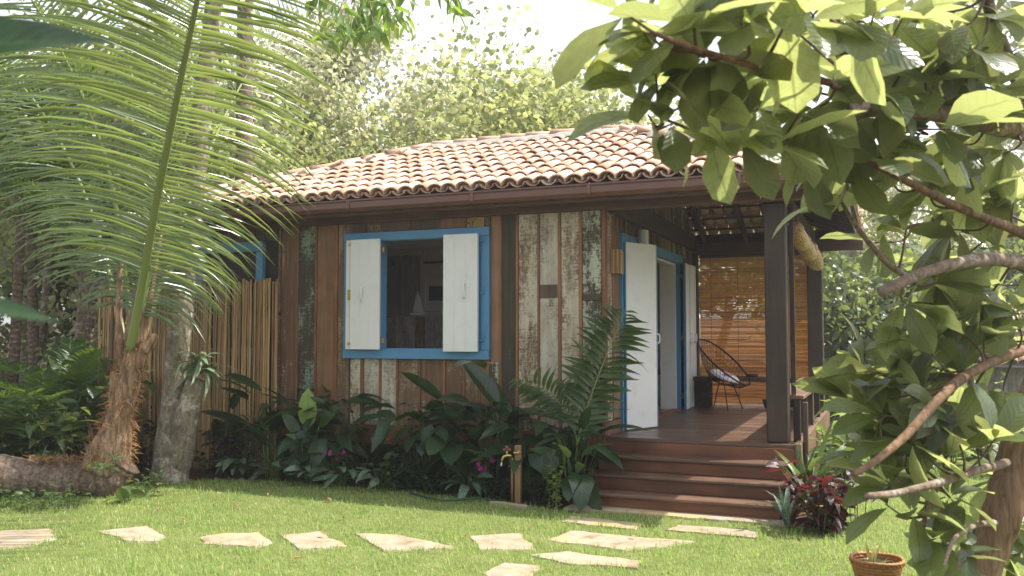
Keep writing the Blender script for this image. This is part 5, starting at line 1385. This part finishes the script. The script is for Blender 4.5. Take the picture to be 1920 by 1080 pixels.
# left side shrubs
def left_shrubs():
    L = [(-20, 770, 9.9, 'ginger', 'l_mid', 8, 1.25, .40, .30, 'glossy long leaved shrub at the left edge', 'shrub'),
         (55, 760, 10.2, 'ginger', 'l_mid', 8, 1.15, .40, .30, 'glossy long leaved shrub near the left edge', 'shrub'),
         (105, 790, 10.0, 'ginger2', 'l_bush', 7, .95, .36, .32, 'dark glossy leaved shrub left of the palm', 'shrub'),
         (190, 770, 11.2, 'lobed', 'l_mid', 7, 1.55, .24, .75, 'tall bright leaved shrub between the palm and the left edge', 'shrub'),
         (225, 780, 11.0, 'lobed', 'l_mid', 6, 1.25, .22, .75, 'bright leaved shrub close behind the palm sheath', 'shrub'),
         (145, 780, 11.6, 'ginger2', 'l_bush', 7, 1.35, .34, .32, 'shaded shrub behind the bright leaved shrub', 'shrub'),
         (20, 740, 12.4, 'ginger2', 'l_bush', 8, 1.6, .40, .30, 'tall shaded shrub at the back left', 'shrub')]
    for i, (px, py, d, key, mat, c, H, l, wd, lab, cat) in enumerate(L):
        p = at(px, py, d)
        cane_plant('garden_shrub', (p.x, p.y, 0), lab, cat, key, mat, c, H, l, wd, 'lance' if 'ging' in key else 'ellip', 10, .35, 'shrubs on the left', seed=100 + i, rad=.009, t0=.25, hang=.55)
    C = []; D = []; S = []
    for i in range(900):
        p = gp(rnd.gauss(40, 55), rnd.uniform(835, 885)); C.append((p.x, p.y, rnd.uniform(0, .12))); D.append((rnd.gauss(0, .6), rnd.gauss(0, .6), 1)); S.append(rnd.uniform(.1, .28))
    tag(cloud('herb_patch', C, D, S, 'l_grey', None, .06), 'soft pale grassy herbs behind the lying trunk', 'herbs')
    p = at(75, 800, 9.6); stalk_plant('strap_leaf_plant', (p.x, p.y, 0), 'upright dark blade plant behind the lying trunk', 'plant', 'snake', 'l_cala', 4, .42, .10, .05, 'strap', .13, seed=18, tilt=.1, hang=-.25)
    p = gp(232, 945); stalk_plant('heart_leaf_plant', (p.x, p.y, 0), 'heart leaved seedling at the foot of the palm', 'plant', 'heartm', 'l_mid', 4, .20, .12, .10, 'heart', .72, seed=19, tilt=.4, hang=.3, rad=.004)
    p = gp(170, 950); cane_plant('vine_seedling', (p.x + .05, p.y + .12, .30), 'small leafy seedling growing on the lying trunk', 'plant', 'vine', 'l_mid', 3, .16, .15, .42, 'ellip', 5, .6, seed=20, rad=.004, t0=.3)
    p = gp(275, 925)
    for k, (px, py) in enumerate(((272, 930), (292, 915), (20, 955), (60, 958), (100, 950), (130, 955))):
        p = gp(px, py); cane_plant('trunk_weed', (p.x, p.y, 0), ['weed tuft at the foot of the palm', 'weed tuft between the palm and the forked tree', 'weed at the left below the lying trunk', 'second weed below the lying trunk', 'third weed below the lying trunk', 'weed under the bend of the trunk'][k], 'weed', 'weed', 'l_mid', 6, .22, .08, .45, 'ellip', 6, .6, 'weeds around the lying trunk', seed=130 + k, rad=.003, t0=.2)
left_shrubs()

# right side: bright garden plants beyond the porch
for i, (px, py, d, H, mat, lab) in enumerate(((1580, 760, 10.5, .95, 'l_lime', 'lime green shrub just right of the porch rim'), (1640, 770, 11.5, 1.1, 'l_lime', 'lime green shrub behind the low bare branch'), (1710, 770, 10.5, 1.0, 'l_mid', 'green shrub under the right tree'), (1780, 780, 11.5, 1.1, 'l_lime', 'lime green shrub far behind the trunk'), (1850, 780, 10.8, 1.0, 'l_mid', 'green shrub left of the right trunk'), (1920, 790, 11.0, 1.1, 'l_lime', 'lime green shrub at the right edge'), (1605, 740, 13.5, 1.0, 'l_lime', 'tall lime shrub below the neighbouring roof'), (1560, 790, 9.3, .7, 'l_mid', 'strappy green shrub against the porch rim'))):
    p = at(px, py, d); cane_plant('garden_shrub', (p.x, p.y, 0), lab, 'shrub', 'rs' + mat, mat, 8, H, .34, .32, 'lance', 9, .4, 'shrubs right of the porch', seed=300 + i, rad=.008, t0=.15, hang=.45)
# ---------------------------------------------------------------- background trees
def grow(seed, H, spread, r0, levels=3, nb=5, lean=(0, 0), crook=.25):
    """limbs (list of (points, radii)) and tip points of a tree standing at the origin"""
    r = random.Random(seed); limbs = []; tips = []
    def branch(p, d, L, rad, lv):
        n = 5; P = [p.copy()]; q = p.copy(); dd = d.normalized()
        for i in range(n):
            dd = (dd + Vector((r.gauss(0, crook), r.gauss(0, crook), r.gauss(.05, crook * .6)))).normalized(); q = q + dd * L / n; P.append(q.copy())
        limbs.append((P, [rad * (1 - .6 * i / n) for i in range(n + 1)]))
        if lv == 0: tips.extend(P[2:]); return
        for k in range(nb if lv > 1 else nb - 1):
            t = r.uniform(.35, 1); j = min(n, max(1, int(t * n + .5))); a = r.uniform(0, 2 * PI); o = Vector((math.cos(a), math.sin(a), r.uniform(-.1, .8)))
            branch(P[j], o + dd * .5, L * r.uniform(.45, .7) * spread, rad * (1 - .6 * j / n) * .62, lv - 1)
    branch(Vector((0, 0, -.1)), Vector((lean[0], lean[1], 1)), H * .55, r0, levels)
    return limbs, tips
def limb_mesh(limbs, mat, n=7):
    m = MB()
    for P, R in limbs: m.tube(P, R, n if R[0] > .03 else 5, False)
    return mesh('limbs', m.V, m.F, MAT[mat], True)
def tree_kind(seed, H, spread, r0, leafmat, barkmat, per, sz, wr, cl, levels=3, nb=5, droop=.2, crook=.25):
    limbs, tips = grow(seed, H, spread, r0, levels, nb, crook=crook); rs = np.random.default_rng(seed)
    C, D, S = cloud_data(tips, per, cl, sz, droop, rs)
    V = cloud('crown', C, D, S, leafmat, None, wr); me = V.data; bpy.data.objects.remove(V); 
    tr = mesh('trunk', *tube(limbs[0][0], limbs[0][1], 9), MAT[barkmat], True)
    return tr, limb_mesh(limbs[1:], barkmat), me
def plant_tree(kind, loc, label, rz=0, s=1.0, group=None, name='tree'):
    t = thing(name, loc, label, 'tree', group); mw = T(Vector(loc)) @ Matrix.Rotation(rz, 4, 'Z') @ Matrix.Scale(s, 4)
    ob('trunk', kind[0], t, mw); ob('limbs', kind[1], t, mw); o = ob('crown', kind[2], t, mw); o['kind'] = 'stuff'
    return t
def gz(x, y):
    return max(0.0, .06 * (y - 9)) if y < 60 else 3.0
def place(px, dep):
    p = at(px, 630, dep); return (p.x, p.y, gz(p.x, p.y) - .05)
KG = tree_kind(5, 8.4, 1.05, .17, 'l_grape', 'bark_orange', 30, .088, .85, .34, 3, 6, .1, .34)
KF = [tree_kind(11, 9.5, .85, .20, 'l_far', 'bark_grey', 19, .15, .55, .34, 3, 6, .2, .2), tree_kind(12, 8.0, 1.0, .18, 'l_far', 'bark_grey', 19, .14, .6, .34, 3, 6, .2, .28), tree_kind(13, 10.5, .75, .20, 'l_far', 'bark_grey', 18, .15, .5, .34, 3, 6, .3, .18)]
KB = [tree_kind(21, 3.2, 1.0, .06, 'l_bush', 'twig', 12, .14, .5, .22, 2, 8, .2, .3), tree_kind(22, 4.2, .9, .07, 'l_bush', 'twig', 12, .15, .45, .25, 2, 9, .3, .3), tree_kind(23, 2.6, 1.1, .05, 'l_far', 'twig', 12, .12, .55, .2, 2, 8, .2, .3)]
for i, (px, d, s, rz, lab) in enumerate(((500, 19.0, 1.35, .3, 'yellow green round leaved tree with orange brown limbs behind the cottage'), (740, 19.5, 1.28, 2.4, 'yellow green round leaved tree behind the middle of the roof'), (900, 20.5, .95, 4.1, 'smaller yellow green tree behind the ridge'), (620, 20, 1.45, 5.2, 'yellow green tree with low crooked limbs above the left hip'), (1020, 21, .85, 1.2, 'yellow green tree low behind the right part of the ridge'))):
    plant_tree(KG, place(px, d), lab, rz, s, 'round leaved trees behind the roof', 'round_leaf_tree')
FAR = [(930, 27, .95, 0), (1010, 26, .92, 1), (1090, 27, 1.15, 2), (1160, 26, .95, 1), (860, 26, .9, 2), (800, 28, 1.1, 0), (640, 24, 1.3, 0), (760, 25, 1.3, 1), (845, 26, 1.1, 2), (520, 26, 1.2, 0), (400, 24, 1.2, 2), (230, 25, 1.2, 0), (60, 25, 1.25, 1), (1250, 27, .9, 1), (1350, 27, .85, 0), (1450, 28, .95, 1), (1560, 26, .8, 2), (1640, 30, .8, 1), (1720, 24, .65, 0), (1820, 27, .8, 2), (1910, 23, .75, 1), (2020, 24, .9, 0), (1200, 33, .75, 2), (980, 34, 1.0, 1)]
FAR.sort(); CNT = {}
ORD = ['first','second','third','fourth','fifth','sixth','seventh','eighth','ninth','tenth','eleventh','twelfth','thirteenth','fourteenth','fifteenth','sixteenth','seventeenth']
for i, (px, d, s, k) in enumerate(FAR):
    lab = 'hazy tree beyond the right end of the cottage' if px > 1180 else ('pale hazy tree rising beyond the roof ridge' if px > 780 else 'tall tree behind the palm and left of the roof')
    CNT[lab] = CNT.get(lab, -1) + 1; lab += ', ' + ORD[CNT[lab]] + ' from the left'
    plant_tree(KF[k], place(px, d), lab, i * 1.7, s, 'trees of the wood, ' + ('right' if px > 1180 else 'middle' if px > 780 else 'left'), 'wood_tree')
r_ = random.Random(77)
for i in range(34):
    px = -120 + i * 66; d = r_.uniform(14.5, 19) if px < 480 else r_.uniform(17.5, 22)
    if 480 < px < 1500 or (px < 480 and i % 2): continue
    side = 'left' if px < 480 else 'middle' if px < 1180 else 'right'
    CNT[side] = CNT.get(side, -1) + 1
    plant_tree(KB[i % 3], place(px, d), ORD[CNT[side]] + ' from the left of the ' + {'left': 'dark bushes left of the bamboo screen', 'middle': 'x', 'right': 'pale bushes beyond the porch'}[side], i * 2.1, r_.uniform(.8, 1.35), 'undergrowth bushes, ' + side, 'bush')
# ---------------------------------------------------------------- areca palms on the left
def frond_mesh(seed, L, m, ll, w, mat, arch, face=.5):
    """rachis and leaflets as two meshes along +Y, arching"""
    r = random.Random(seed); P = []
    for i in range(13):
        t = i / 12; P.append(Vector((0, L * (t - .22 * arch * t * t), L * (.55 * t - arch * .85 * t * t))))
    V, F = tube(P, [.016 * (1 - .85 * i / 12) for i in range(13)], 5); ra = mesh('rachis', V, F, MAT['rachis'], True)
    fr = frond_frames(P, m, ll, Vector((1, 0, 0)), 15, 45, .22, .35); AV = []; AF = []; b = 0
    for p, d, up, l, s, tt in fr:
        V, F = leaflet_arrays(p, d, l, w, r.uniform(.4, .9), up + Vector((0, 0, face)), 4); AV.append(np.array([tuple(v) for v in V])); AF.append(np.array(F) + b); b += len(V)
    return ra, npmesh('leaflets', np.concatenate(AV), np.concatenate(AF), MAT[mat], True)
FM = [frond_mesh(1, 2.2, 40, .55, .034, 'l_palmdk', .55), frond_mesh(2, 2.5, 44, .6, .036, 'l_palmdk', .8), frond_mesh(3, 1.9, 36, .5, .034, 'l_palmdk', .35)]
def areca(loc, H, n, label, seed, s=1.0, group='slim palms on the left', lean=0.0):
    r = random.Random(seed); t = thing('slim_palm', loc, label, 'palm', group); loc = Vector(loc)
    top = loc + Vector((lean, lean * .3, H)); P = spline([loc - Vector((0, 0, .1)), loc.lerp(top, .5) + Vector((lean * .25, 0, 0)), top], 8); k = len(P)
    V, F, U = tube_uv(P, [.075 * s * (1.15 - .35 * i / (k - 1)) for i in range(k)], 10); ob('trunk', mesh('trunk', V, F, MAT['bark_palm'], True, U), t)
    for i in range(n):
        a = 2 * PI * i / n + r.gauss(0, .25); tilt = r.uniform(-.15, .75); ra, lf = FM[r.randrange(3)]
        mw = T(top) @ Matrix.Rotation(a, 4, 'Z') @ Matrix.Rotation(tilt, 4, 'X') @ Matrix.Scale(s * r.uniform(.85, 1.1), 4)
        f = ob('frond', ra, t, mw); o = ob('leaflets', lf, f, mw); o['kind'] = 'stuff'
for i, (px, d, H, n, s, ln, lab) in enumerate(((20, 12.6, 3.4, 9, 1.0, .1, 'slim dark trunked palm at the far left edge'), (115, 13.2, 2.6, 9, .95, .5, 'slim leaning palm with fronds behind the coconut palm on the left'), (75, 14.5, 4.6, 9, 1.1, -.2, 'taller slim palm at the left behind the shrubs'), (170, 14.0, 3.9, 9, 1.0, .3, 'slim palm between the left shrubs and the bamboo screen'), (-60, 12.0, 4.2, 10, 1.15, .2, 'palm just outside the left edge whose fronds reach in'), (215, 15.5, 4.9, 9, 1.1, -.2, 'slim palm behind the end of the bamboo screen'), (130, 11.4, .7, 8, .7, 0, 'low stemless palm among the left shrubs'), (60, 11.6, .5, 8, .65, 0, 'low stemless palm at the far left among the shrubs'))):
    p = place(px, d); areca((p[0], p[1], p[2]), H, n, lab, 200 + i, s, lean=ln)
for i, (px, d, H, rr) in enumerate(((145, 13.6, 5.5, .10), (185, 12.9, 5.0, .085), (45, 15.5, 6, .10))):
    p = Vector(place(px, d)); P = spline([p, p + Vector((.15 + .2 * i, 0, H * .5)), p + Vector((.5 - .3 * i, 0, H))], 8)
    t = thing('slim_tree', p, ['pale leaning tree stem in the shade left of the screen', 'slim grey tree stem left of the screen', 'slim stem in the shade at the far left'][i], 'tree', 'stems in the shade'); V, F, U = tube_uv(P, [rr * (1 - .4 * k / 16) for k in range(17)], 10, lambda v, a, b: .12 * mnoise.noise(v * 3)); ob('trunk', mesh('trunk', V, F, MAT['bark_grey'], True, U), t)
    C, D, S = cloud_data([P[-1] + Vector((rnd.gauss(0, .9), rnd.gauss(0, .9), rnd.gauss(.3, .6))) for k in range(30)], 22, .3, .16); cloud('crown', C, D, S, 'l_bush', t)
# ---------------------------------------------------------------- mango branch hanging in at the top
def mango():
    b = at(450, 630, 13.5); t = thing('mango_tree', (b.x, b.y, 0), 'tree with a leafy branch of long drooping leaves hanging in at the top', 'tree')
    lm = [leaf_mesh('leaf', 'l_mango', L=1, Wd=.24, prof='lance', nl=6, na=2, fold=.25, bend=bd, seed=s) for s, bd in ((1, .2), (2, .45))]
    root = Vector((b.x, b.y, -.1)); P = spline([root, root + Vector((.1, -.1, 4)), at(470, -200, 13), at(560, -330, 11.5), at(640, -150, 10.5), at(680, -50, 10.2)], 8); k = len(P)
    V, F, U = tube_uv(P, [.16 * (1 - .85 * i / (k - 1)) for i in range(k)], 9); ob('trunk', mesh('trunk', V, F, MAT['bark_grey'], True, U), t)
    for (px, py, n) in ((600, -10, 16), (640, 30, 20), (680, 20, 22), (720, 10, 22), (655, 60, 18), (700, 50, 20), (745, 30, 16), (620, 60, 10), (760, -15, 14), (840, -20, 12), (855, 5, 8), (690, -20, 20)):
        c = at(px, py, 10 + rnd.gauss(0, .25)); j = P[-1] if px < 800 else P[-3]
        m = MB(); m.tube(spline([j, j.lerp(c, .5) + Vector((0, 0, .1)), c], 4), .006, 5); m.build('twig', MAT['twig'], t)
        for i in range(n):
            a = rnd.uniform(0, 2 * PI); ob('leaf', lm[rnd.randrange(2)], t, frame(c + Vector((rnd.gauss(0, .06), rnd.gauss(0, .06), rnd.gauss(0, .06))), (math.cos(a) * .6, math.sin(a) * .6, rnd.uniform(-1.3, .1)), (rnd.gauss(0, .5), rnd.gauss(0, .5), 1), rnd.uniform(.18, .32), rnd.gauss(0, .5)))
mango()
# ---------------------------------------------------------------- foreground plant, out of focus
def foreground():
    b = at(-240, 900, 1.25); t = thing('foreground_plant', (b.x, b.y, 0), 'out of focus green leaves reaching in at the left edge close to the camera', 'plant')
    lm = [leaf_mesh('leaf', 'l_shade', L=1, Wd=w, prof='lance', nl=10, na=4, fold=.25, bend=bd, seed=s) for s, w, bd in ((1, .30, .1), (2, .20, .05))]
    s0 = at(-230, 110, 1.25); s1 = at(-190, 545, 1.15)
    m = MB(); m.tube([(b.x, b.y, -.05), s1 + Vector((-.03, 0, -.05)), s1, s0], [.014, .012, .011, .006], 8); m.build('stem', MAT['stem'], t, smooth=True)
    for me, p, q, n in ((lm[0], s0, at(205, 44, 1.2), Vector((0, 0, 1)) - FW * 1.2), (lm[1], s1, at(122, 598, 1.15), Vector((0, 0, 1)) - FW * .75), (lm[0], s0, at(60, -160, 1.3), Vector((0, 0, 1)))):
        ob('leaf', me, t, frame(p, q - p, n, (q - p).length))
foreground()
# ---------------------------------------------------------------- neighbouring house on the right
def neighbour():
    c = at(1700, 640, 19.5); h = thing('neighbour_house', (c.x, c.y, 0), 'neighbouring house with pale clay tile roof behind the leaves on the right', 'house')
    rz = math.radians(-8); M = T(c.x, c.y, 0) @ Matrix.Rotation(rz, 4, 'Z')
    ze, k, ys, LX_ = 1.10, .5, 2.1, 8.0          # eave height, slope, half depth, length
    al = math.atan(k); up = Vector((0, math.cos(al), math.sin(al))); nn = Vector((0, -math.sin(al), math.cos(al)))
    B = Matrix(((1, 0, 0, 0), (0, up.y, nn.y, 0), (0, up.z, nn.z, 0), (0, 0, 0, 1)))
    rf = bpy.data.objects.new('roof', None); link(rf, h, M.copy()); far = []; n = 0
    for r in range(7):
        for ci in range(int(LX_ / .2)):
            x = -1.75 + ci * .2; s = r * .34
            if x < -1.75 + s * math.cos(al) * .95: continue
            mm = M @ T(Vector((x, -ys, ze)) + up * s + nn * .04) @ B @ Matrix.Rotation(rnd.gauss(0, .02), 4, 'Z') @ Matrix.Rotation(-.045, 4, 'X') @ Matrix.Scale(1.12, 4)
            if ci < 24: ob('roof_tile', TM[n % 3], rf, mm); n += 1
            else: far.append(mm)
    joined('far_tiles', far, TV, TF, MAT['tile'], rf)
    m = MB(); V = [(-1.9, -ys, ze - .03), (6.3, -ys, ze - .03), (6.3, .0, ze + k * ys - .03), (-1.9 + ys, 0, ze + k * ys - .03), (-1.9, ys, ze - .03), (6.3, ys, ze - .03)]
    m.add(V, [(0, 1, 2, 3), (3, 4, 0), (3, 2, 5, 4)]); m.build('roof_deck', MAT['mortar'], rf, M)
    for i in range(8):
        a = Vector((-1.9, -ys, ze)).lerp(Vector((-1.9 + ys, 0, ze + k * ys)), i / 8); ob('ridge_tile', RM, rf, M @ frame(a + Vector((0, 0, .05)), (ys, ys, k * ys), (0, 0, 1), 1.15))
    m = MB(); m.tube([(-1.9, -ys, ze + .02), (-1.9 + ys, 0, ze + k * ys + .02)], .13, 8); m.build('mortar_bed', MAT['mortar'], rf, M)
    x = -1.5
    while x < 6: 
        b = MB(); b.box(x, x + .15, -ys + .5, -ys + .54, -.05, ze + .1, .003); b.build('wall_board', MAT['p_dusk' if rnd.random() < .5 else 'greyplank'], h, M); x += .157
neighbour()
# ---------------------------------------------------------------- leaf litter and tall screen of leaves beyond the camera's right
C = []; D = []; S = []
for i in range(2600):
    p = gp(rnd.uniform(-60, 330), rnd.uniform(690, 850)); C.append((p.x, p.y, gz(p.x, p.y) + rnd.uniform(-.01, .03))); D.append((rnd.gauss(0, 1), rnd.gauss(0, 1), rnd.gauss(.1, .25))); S.append(rnd.uniform(.06, .16))
tag(cloud('leaf_litter', C, D, S, 'l_dry', None, .45, np.tile([0, 0, 1.0], (2600, 1)) + rng.normal(0, .3, (2600, 3))), 'brown fallen leaf litter under the shrubs on the left', 'leaf litter')
# ---------------------------------------------------------------- tap stake
def tap():
    b = gp(965, 945); z1 = 1.65 - (837 - 630) * 9.25 / 1680
    d = (Vector((b.x, b.y, 0)) - CAM).dot(FW); z1 = at(965, 836, d).z
    t = thing('garden_tap', (b.x, b.y, 0), 'brass garden tap on a short wooden stake at the edge of the bed', 'tap')
    wood = wood_mat('stake wood', (.20, .12, .055), (.38, .25, .13), .7)
    o = box('stake', wood, t, b.x - .005, b.x + .055, b.y, b.y + .05, -.05, z1, .006)
    m = MB(); m.tube([(b.x - .022, b.y - .012, -.03), (b.x - .022, b.y - .012, z1 - .12)], .013, 10); m.build('pipe', simple('copper brown pipe', (.22, .11, .06), .45), t, smooth=True)
    zt = z1 - .10
    q = lambda r_, u: Vector((b.x - .022, b.y - .03, zt)) + RT * r_ + Vector((0, 0, u))
    m = MB(); m.tube([q(.0, 0), q(-.04, .005), q(-.075, -.005), q(-.09, -.035), q(-.095, -.06)], [.015, .017, .015, .012, .012], 10); m.tube([q(-.045, .01), q(-.045, .05)], [.011, .008], 8)
    m.build('tap_body', MAT['brass'], t, smooth=True)
    m = MB(); m.tube([q(-.095, -.05), q(-.10, -.095)], .008, 8); m.build('spout', MAT['white'], t)
    m = MB(); m.tube([q(-.085, .06), q(-.045, .065), q(-.005, .06)], [.012, .009, .012], 8); m.tube([q(-.045, .075), q(-.045, .10)], .018, 8); m.build('tap_handle', simple('rusty red handle', (.25, .08, .04), .6), t, smooth=True)
    m = MB(); m.tube([q(.02, .03), q(.08, .03)], .011, 8); m.tube([q(.065, .03), q(.085, .05)], .014, 8); m.build('hose_fitting', MAT['brass'], t)
    m = MB(); m.tube([q(-.03, -.10), q(.09, -.10)], .004, 5); m.build('wire_tie', MAT['steel'], t)
    P = spline([gp(770, 925, .03), gp(830, 938, .035), gp(895, 934, .03), gp(930, 940, .03), gp(955, 930, .03)], 10)
    m = MB(); m.tube(P, .011, 8); tag(m.build('garden_hose', simple('dark green hose', (.02, .06, .03), .45), None, smooth=True), 'dark green hose half hidden in the grass by the bed', 'hose')
tap()
# ---------------------------------------------------------------- basket with a seedling
def basket():
    b = gp(1645, 1098); d = (Vector((b.x, b.y, 0)) - CAM).dot(FW); px = d / 1680
    t = thing('woven_basket', (b.x, b.y, 0), 'round woven cane basket on the grass at the bottom right', 'basket')
    mat = simple('basket cane', (.42, .20, .065), .6, col2=(.25, .10, .03), sc_=60)
    r0, r1, H = 33 * px, 46 * px, 46 * px
    n = 9
    for i in range(n):
        tt = i / (n - 1); r = r0 + (r1 - r0) * tt; P = []
        for k in range(49):
            a = 2 * PI * k / 48; w = .0045 * math.sin(a * 20 + PI * (i % 2)); P.append((math.cos(a) * (r + w), math.sin(a) * (r + w), .012 + H * tt + .002 * math.sin(a * 3)))
        m = MB(); m.tube(P, H / n * .62, 6, False); m.build('coil', mat, t, T(b.x, b.y, 0), True)
    m = MB()
    for k in range(34):
        a = 2 * PI * k / 34; m.tube([(math.cos(a) * (r1 + .006), math.sin(a) * (r1 + .006), H - .01), (math.cos(a) * r1, math.sin(a) * r1, H + .022), (math.cos(a) * (r1 - .012), math.sin(a) * (r1 - .012), H)], .007, 5)
    m.build('braided_rim', mat, t, T(b.x, b.y, 0), True)
    m = MB(); m.tube([(0, 0, -.01), (0, 0, H * .72)], [r0 * .96, r1 * .88], 20); m.build('fill', MAT['soil'], t, T(b.x, b.y, 0))
    C = []; D = []
    for i in range(160): a = rnd.uniform(0, 6.28); r = rnd.uniform(0, r1 * .8); C.append((math.cos(a) * r, math.sin(a) * r, H * .74)); D.append((rnd.gauss(0, 1), rnd.gauss(0, 1), .25))
    o = cloud('straw', C, D, rng.uniform(.05, .12, 160), 'l_grey', t, .08, mw=T(b.x, b.y, 0))
    s = stalk_plant('basket_seedling', (b.x - .03, b.y, H * .74), 'pale yellow drooping shoots growing in the basket', 'plant', 'yel', 'l_yellow', 5, .17, .05, .03, 'strap', .12, 'stem_lt', seed=3, tilt=.5, hang=-.3)
MAT['l_yellow'] = leaf_mat('yellow shoot', (.52, .44, .12), (.6, .55, .25), (.6, .5, .15), .3)
basket()
# ---------------------------------------------------------------- fallen leaves on the lawn
lf = [leaf_mesh('fallen_leaf', 'l_dry', L=.12, Wd=.06, prof='ellip', nl=5, na=4, fold=.5, bend=b, wav=.2, seed=s) for s, b in ((1, .6), (2, -.4))]
for i, (x, y) in enumerate(sorted(((350, 975), (436, 948), (470, 910), (505, 925), (610, 935), (640, 970), (545, 1046), (610, 1003), (880, 1000), (1000, 985), (1180, 1005), (300, 950), (720, 905)))):
    p = gp(x, y, .035 if y not in (1003, 1011) else .04)
    tag(ob('fallen_leaf', lf[i % 2], None, T(p) @ Matrix.Rotation(rnd.uniform(0, 6), 4, 'Z') @ Matrix.Rotation(rnd.gauss(0, .3), 4, 'X') @ Matrix.Scale(rnd.uniform(.4, .75), 4)), 'curled brown fallen leaf on the lawn, ' + ORD[i] + ' from the left', 'leaf', 'fallen leaves on the lawn')
# ---------------------------------------------------------------- haze volume added for lens bloom
def haze():  # added volume that imitates the pale glow of lens bloom
    g = bpy.data.materials.new('bloom haze'); g.use_nodes = True; t = g.node_tree; t.nodes.clear()
    out = t.nodes.new('ShaderNodeOutputMaterial'); v = t.nodes.new('ShaderNodeVolumePrincipled')
    v.inputs['Color'].default_value = (1, .995, .985, 1); v.inputs['Density'].default_value = .0028; v.inputs['Anisotropy'].default_value = .6
    t.links.new(v.outputs[0], out.inputs['Volume'])
    m = MB(); V = [(x, y, z) for x in (-130, 130) for y in (-130, 130) for z in (-3, 24)]
    m.add(V, [(0, 1, 3, 2), (4, 6, 7, 5), (0, 4, 5, 1), (2, 3, 7, 6), (0, 2, 6, 4), (1, 5, 7, 3)])
    tag(m.build('haze', g), 'thin haze added over the garden to imitate lens bloom', 'haze', kind='stuff')
haze()
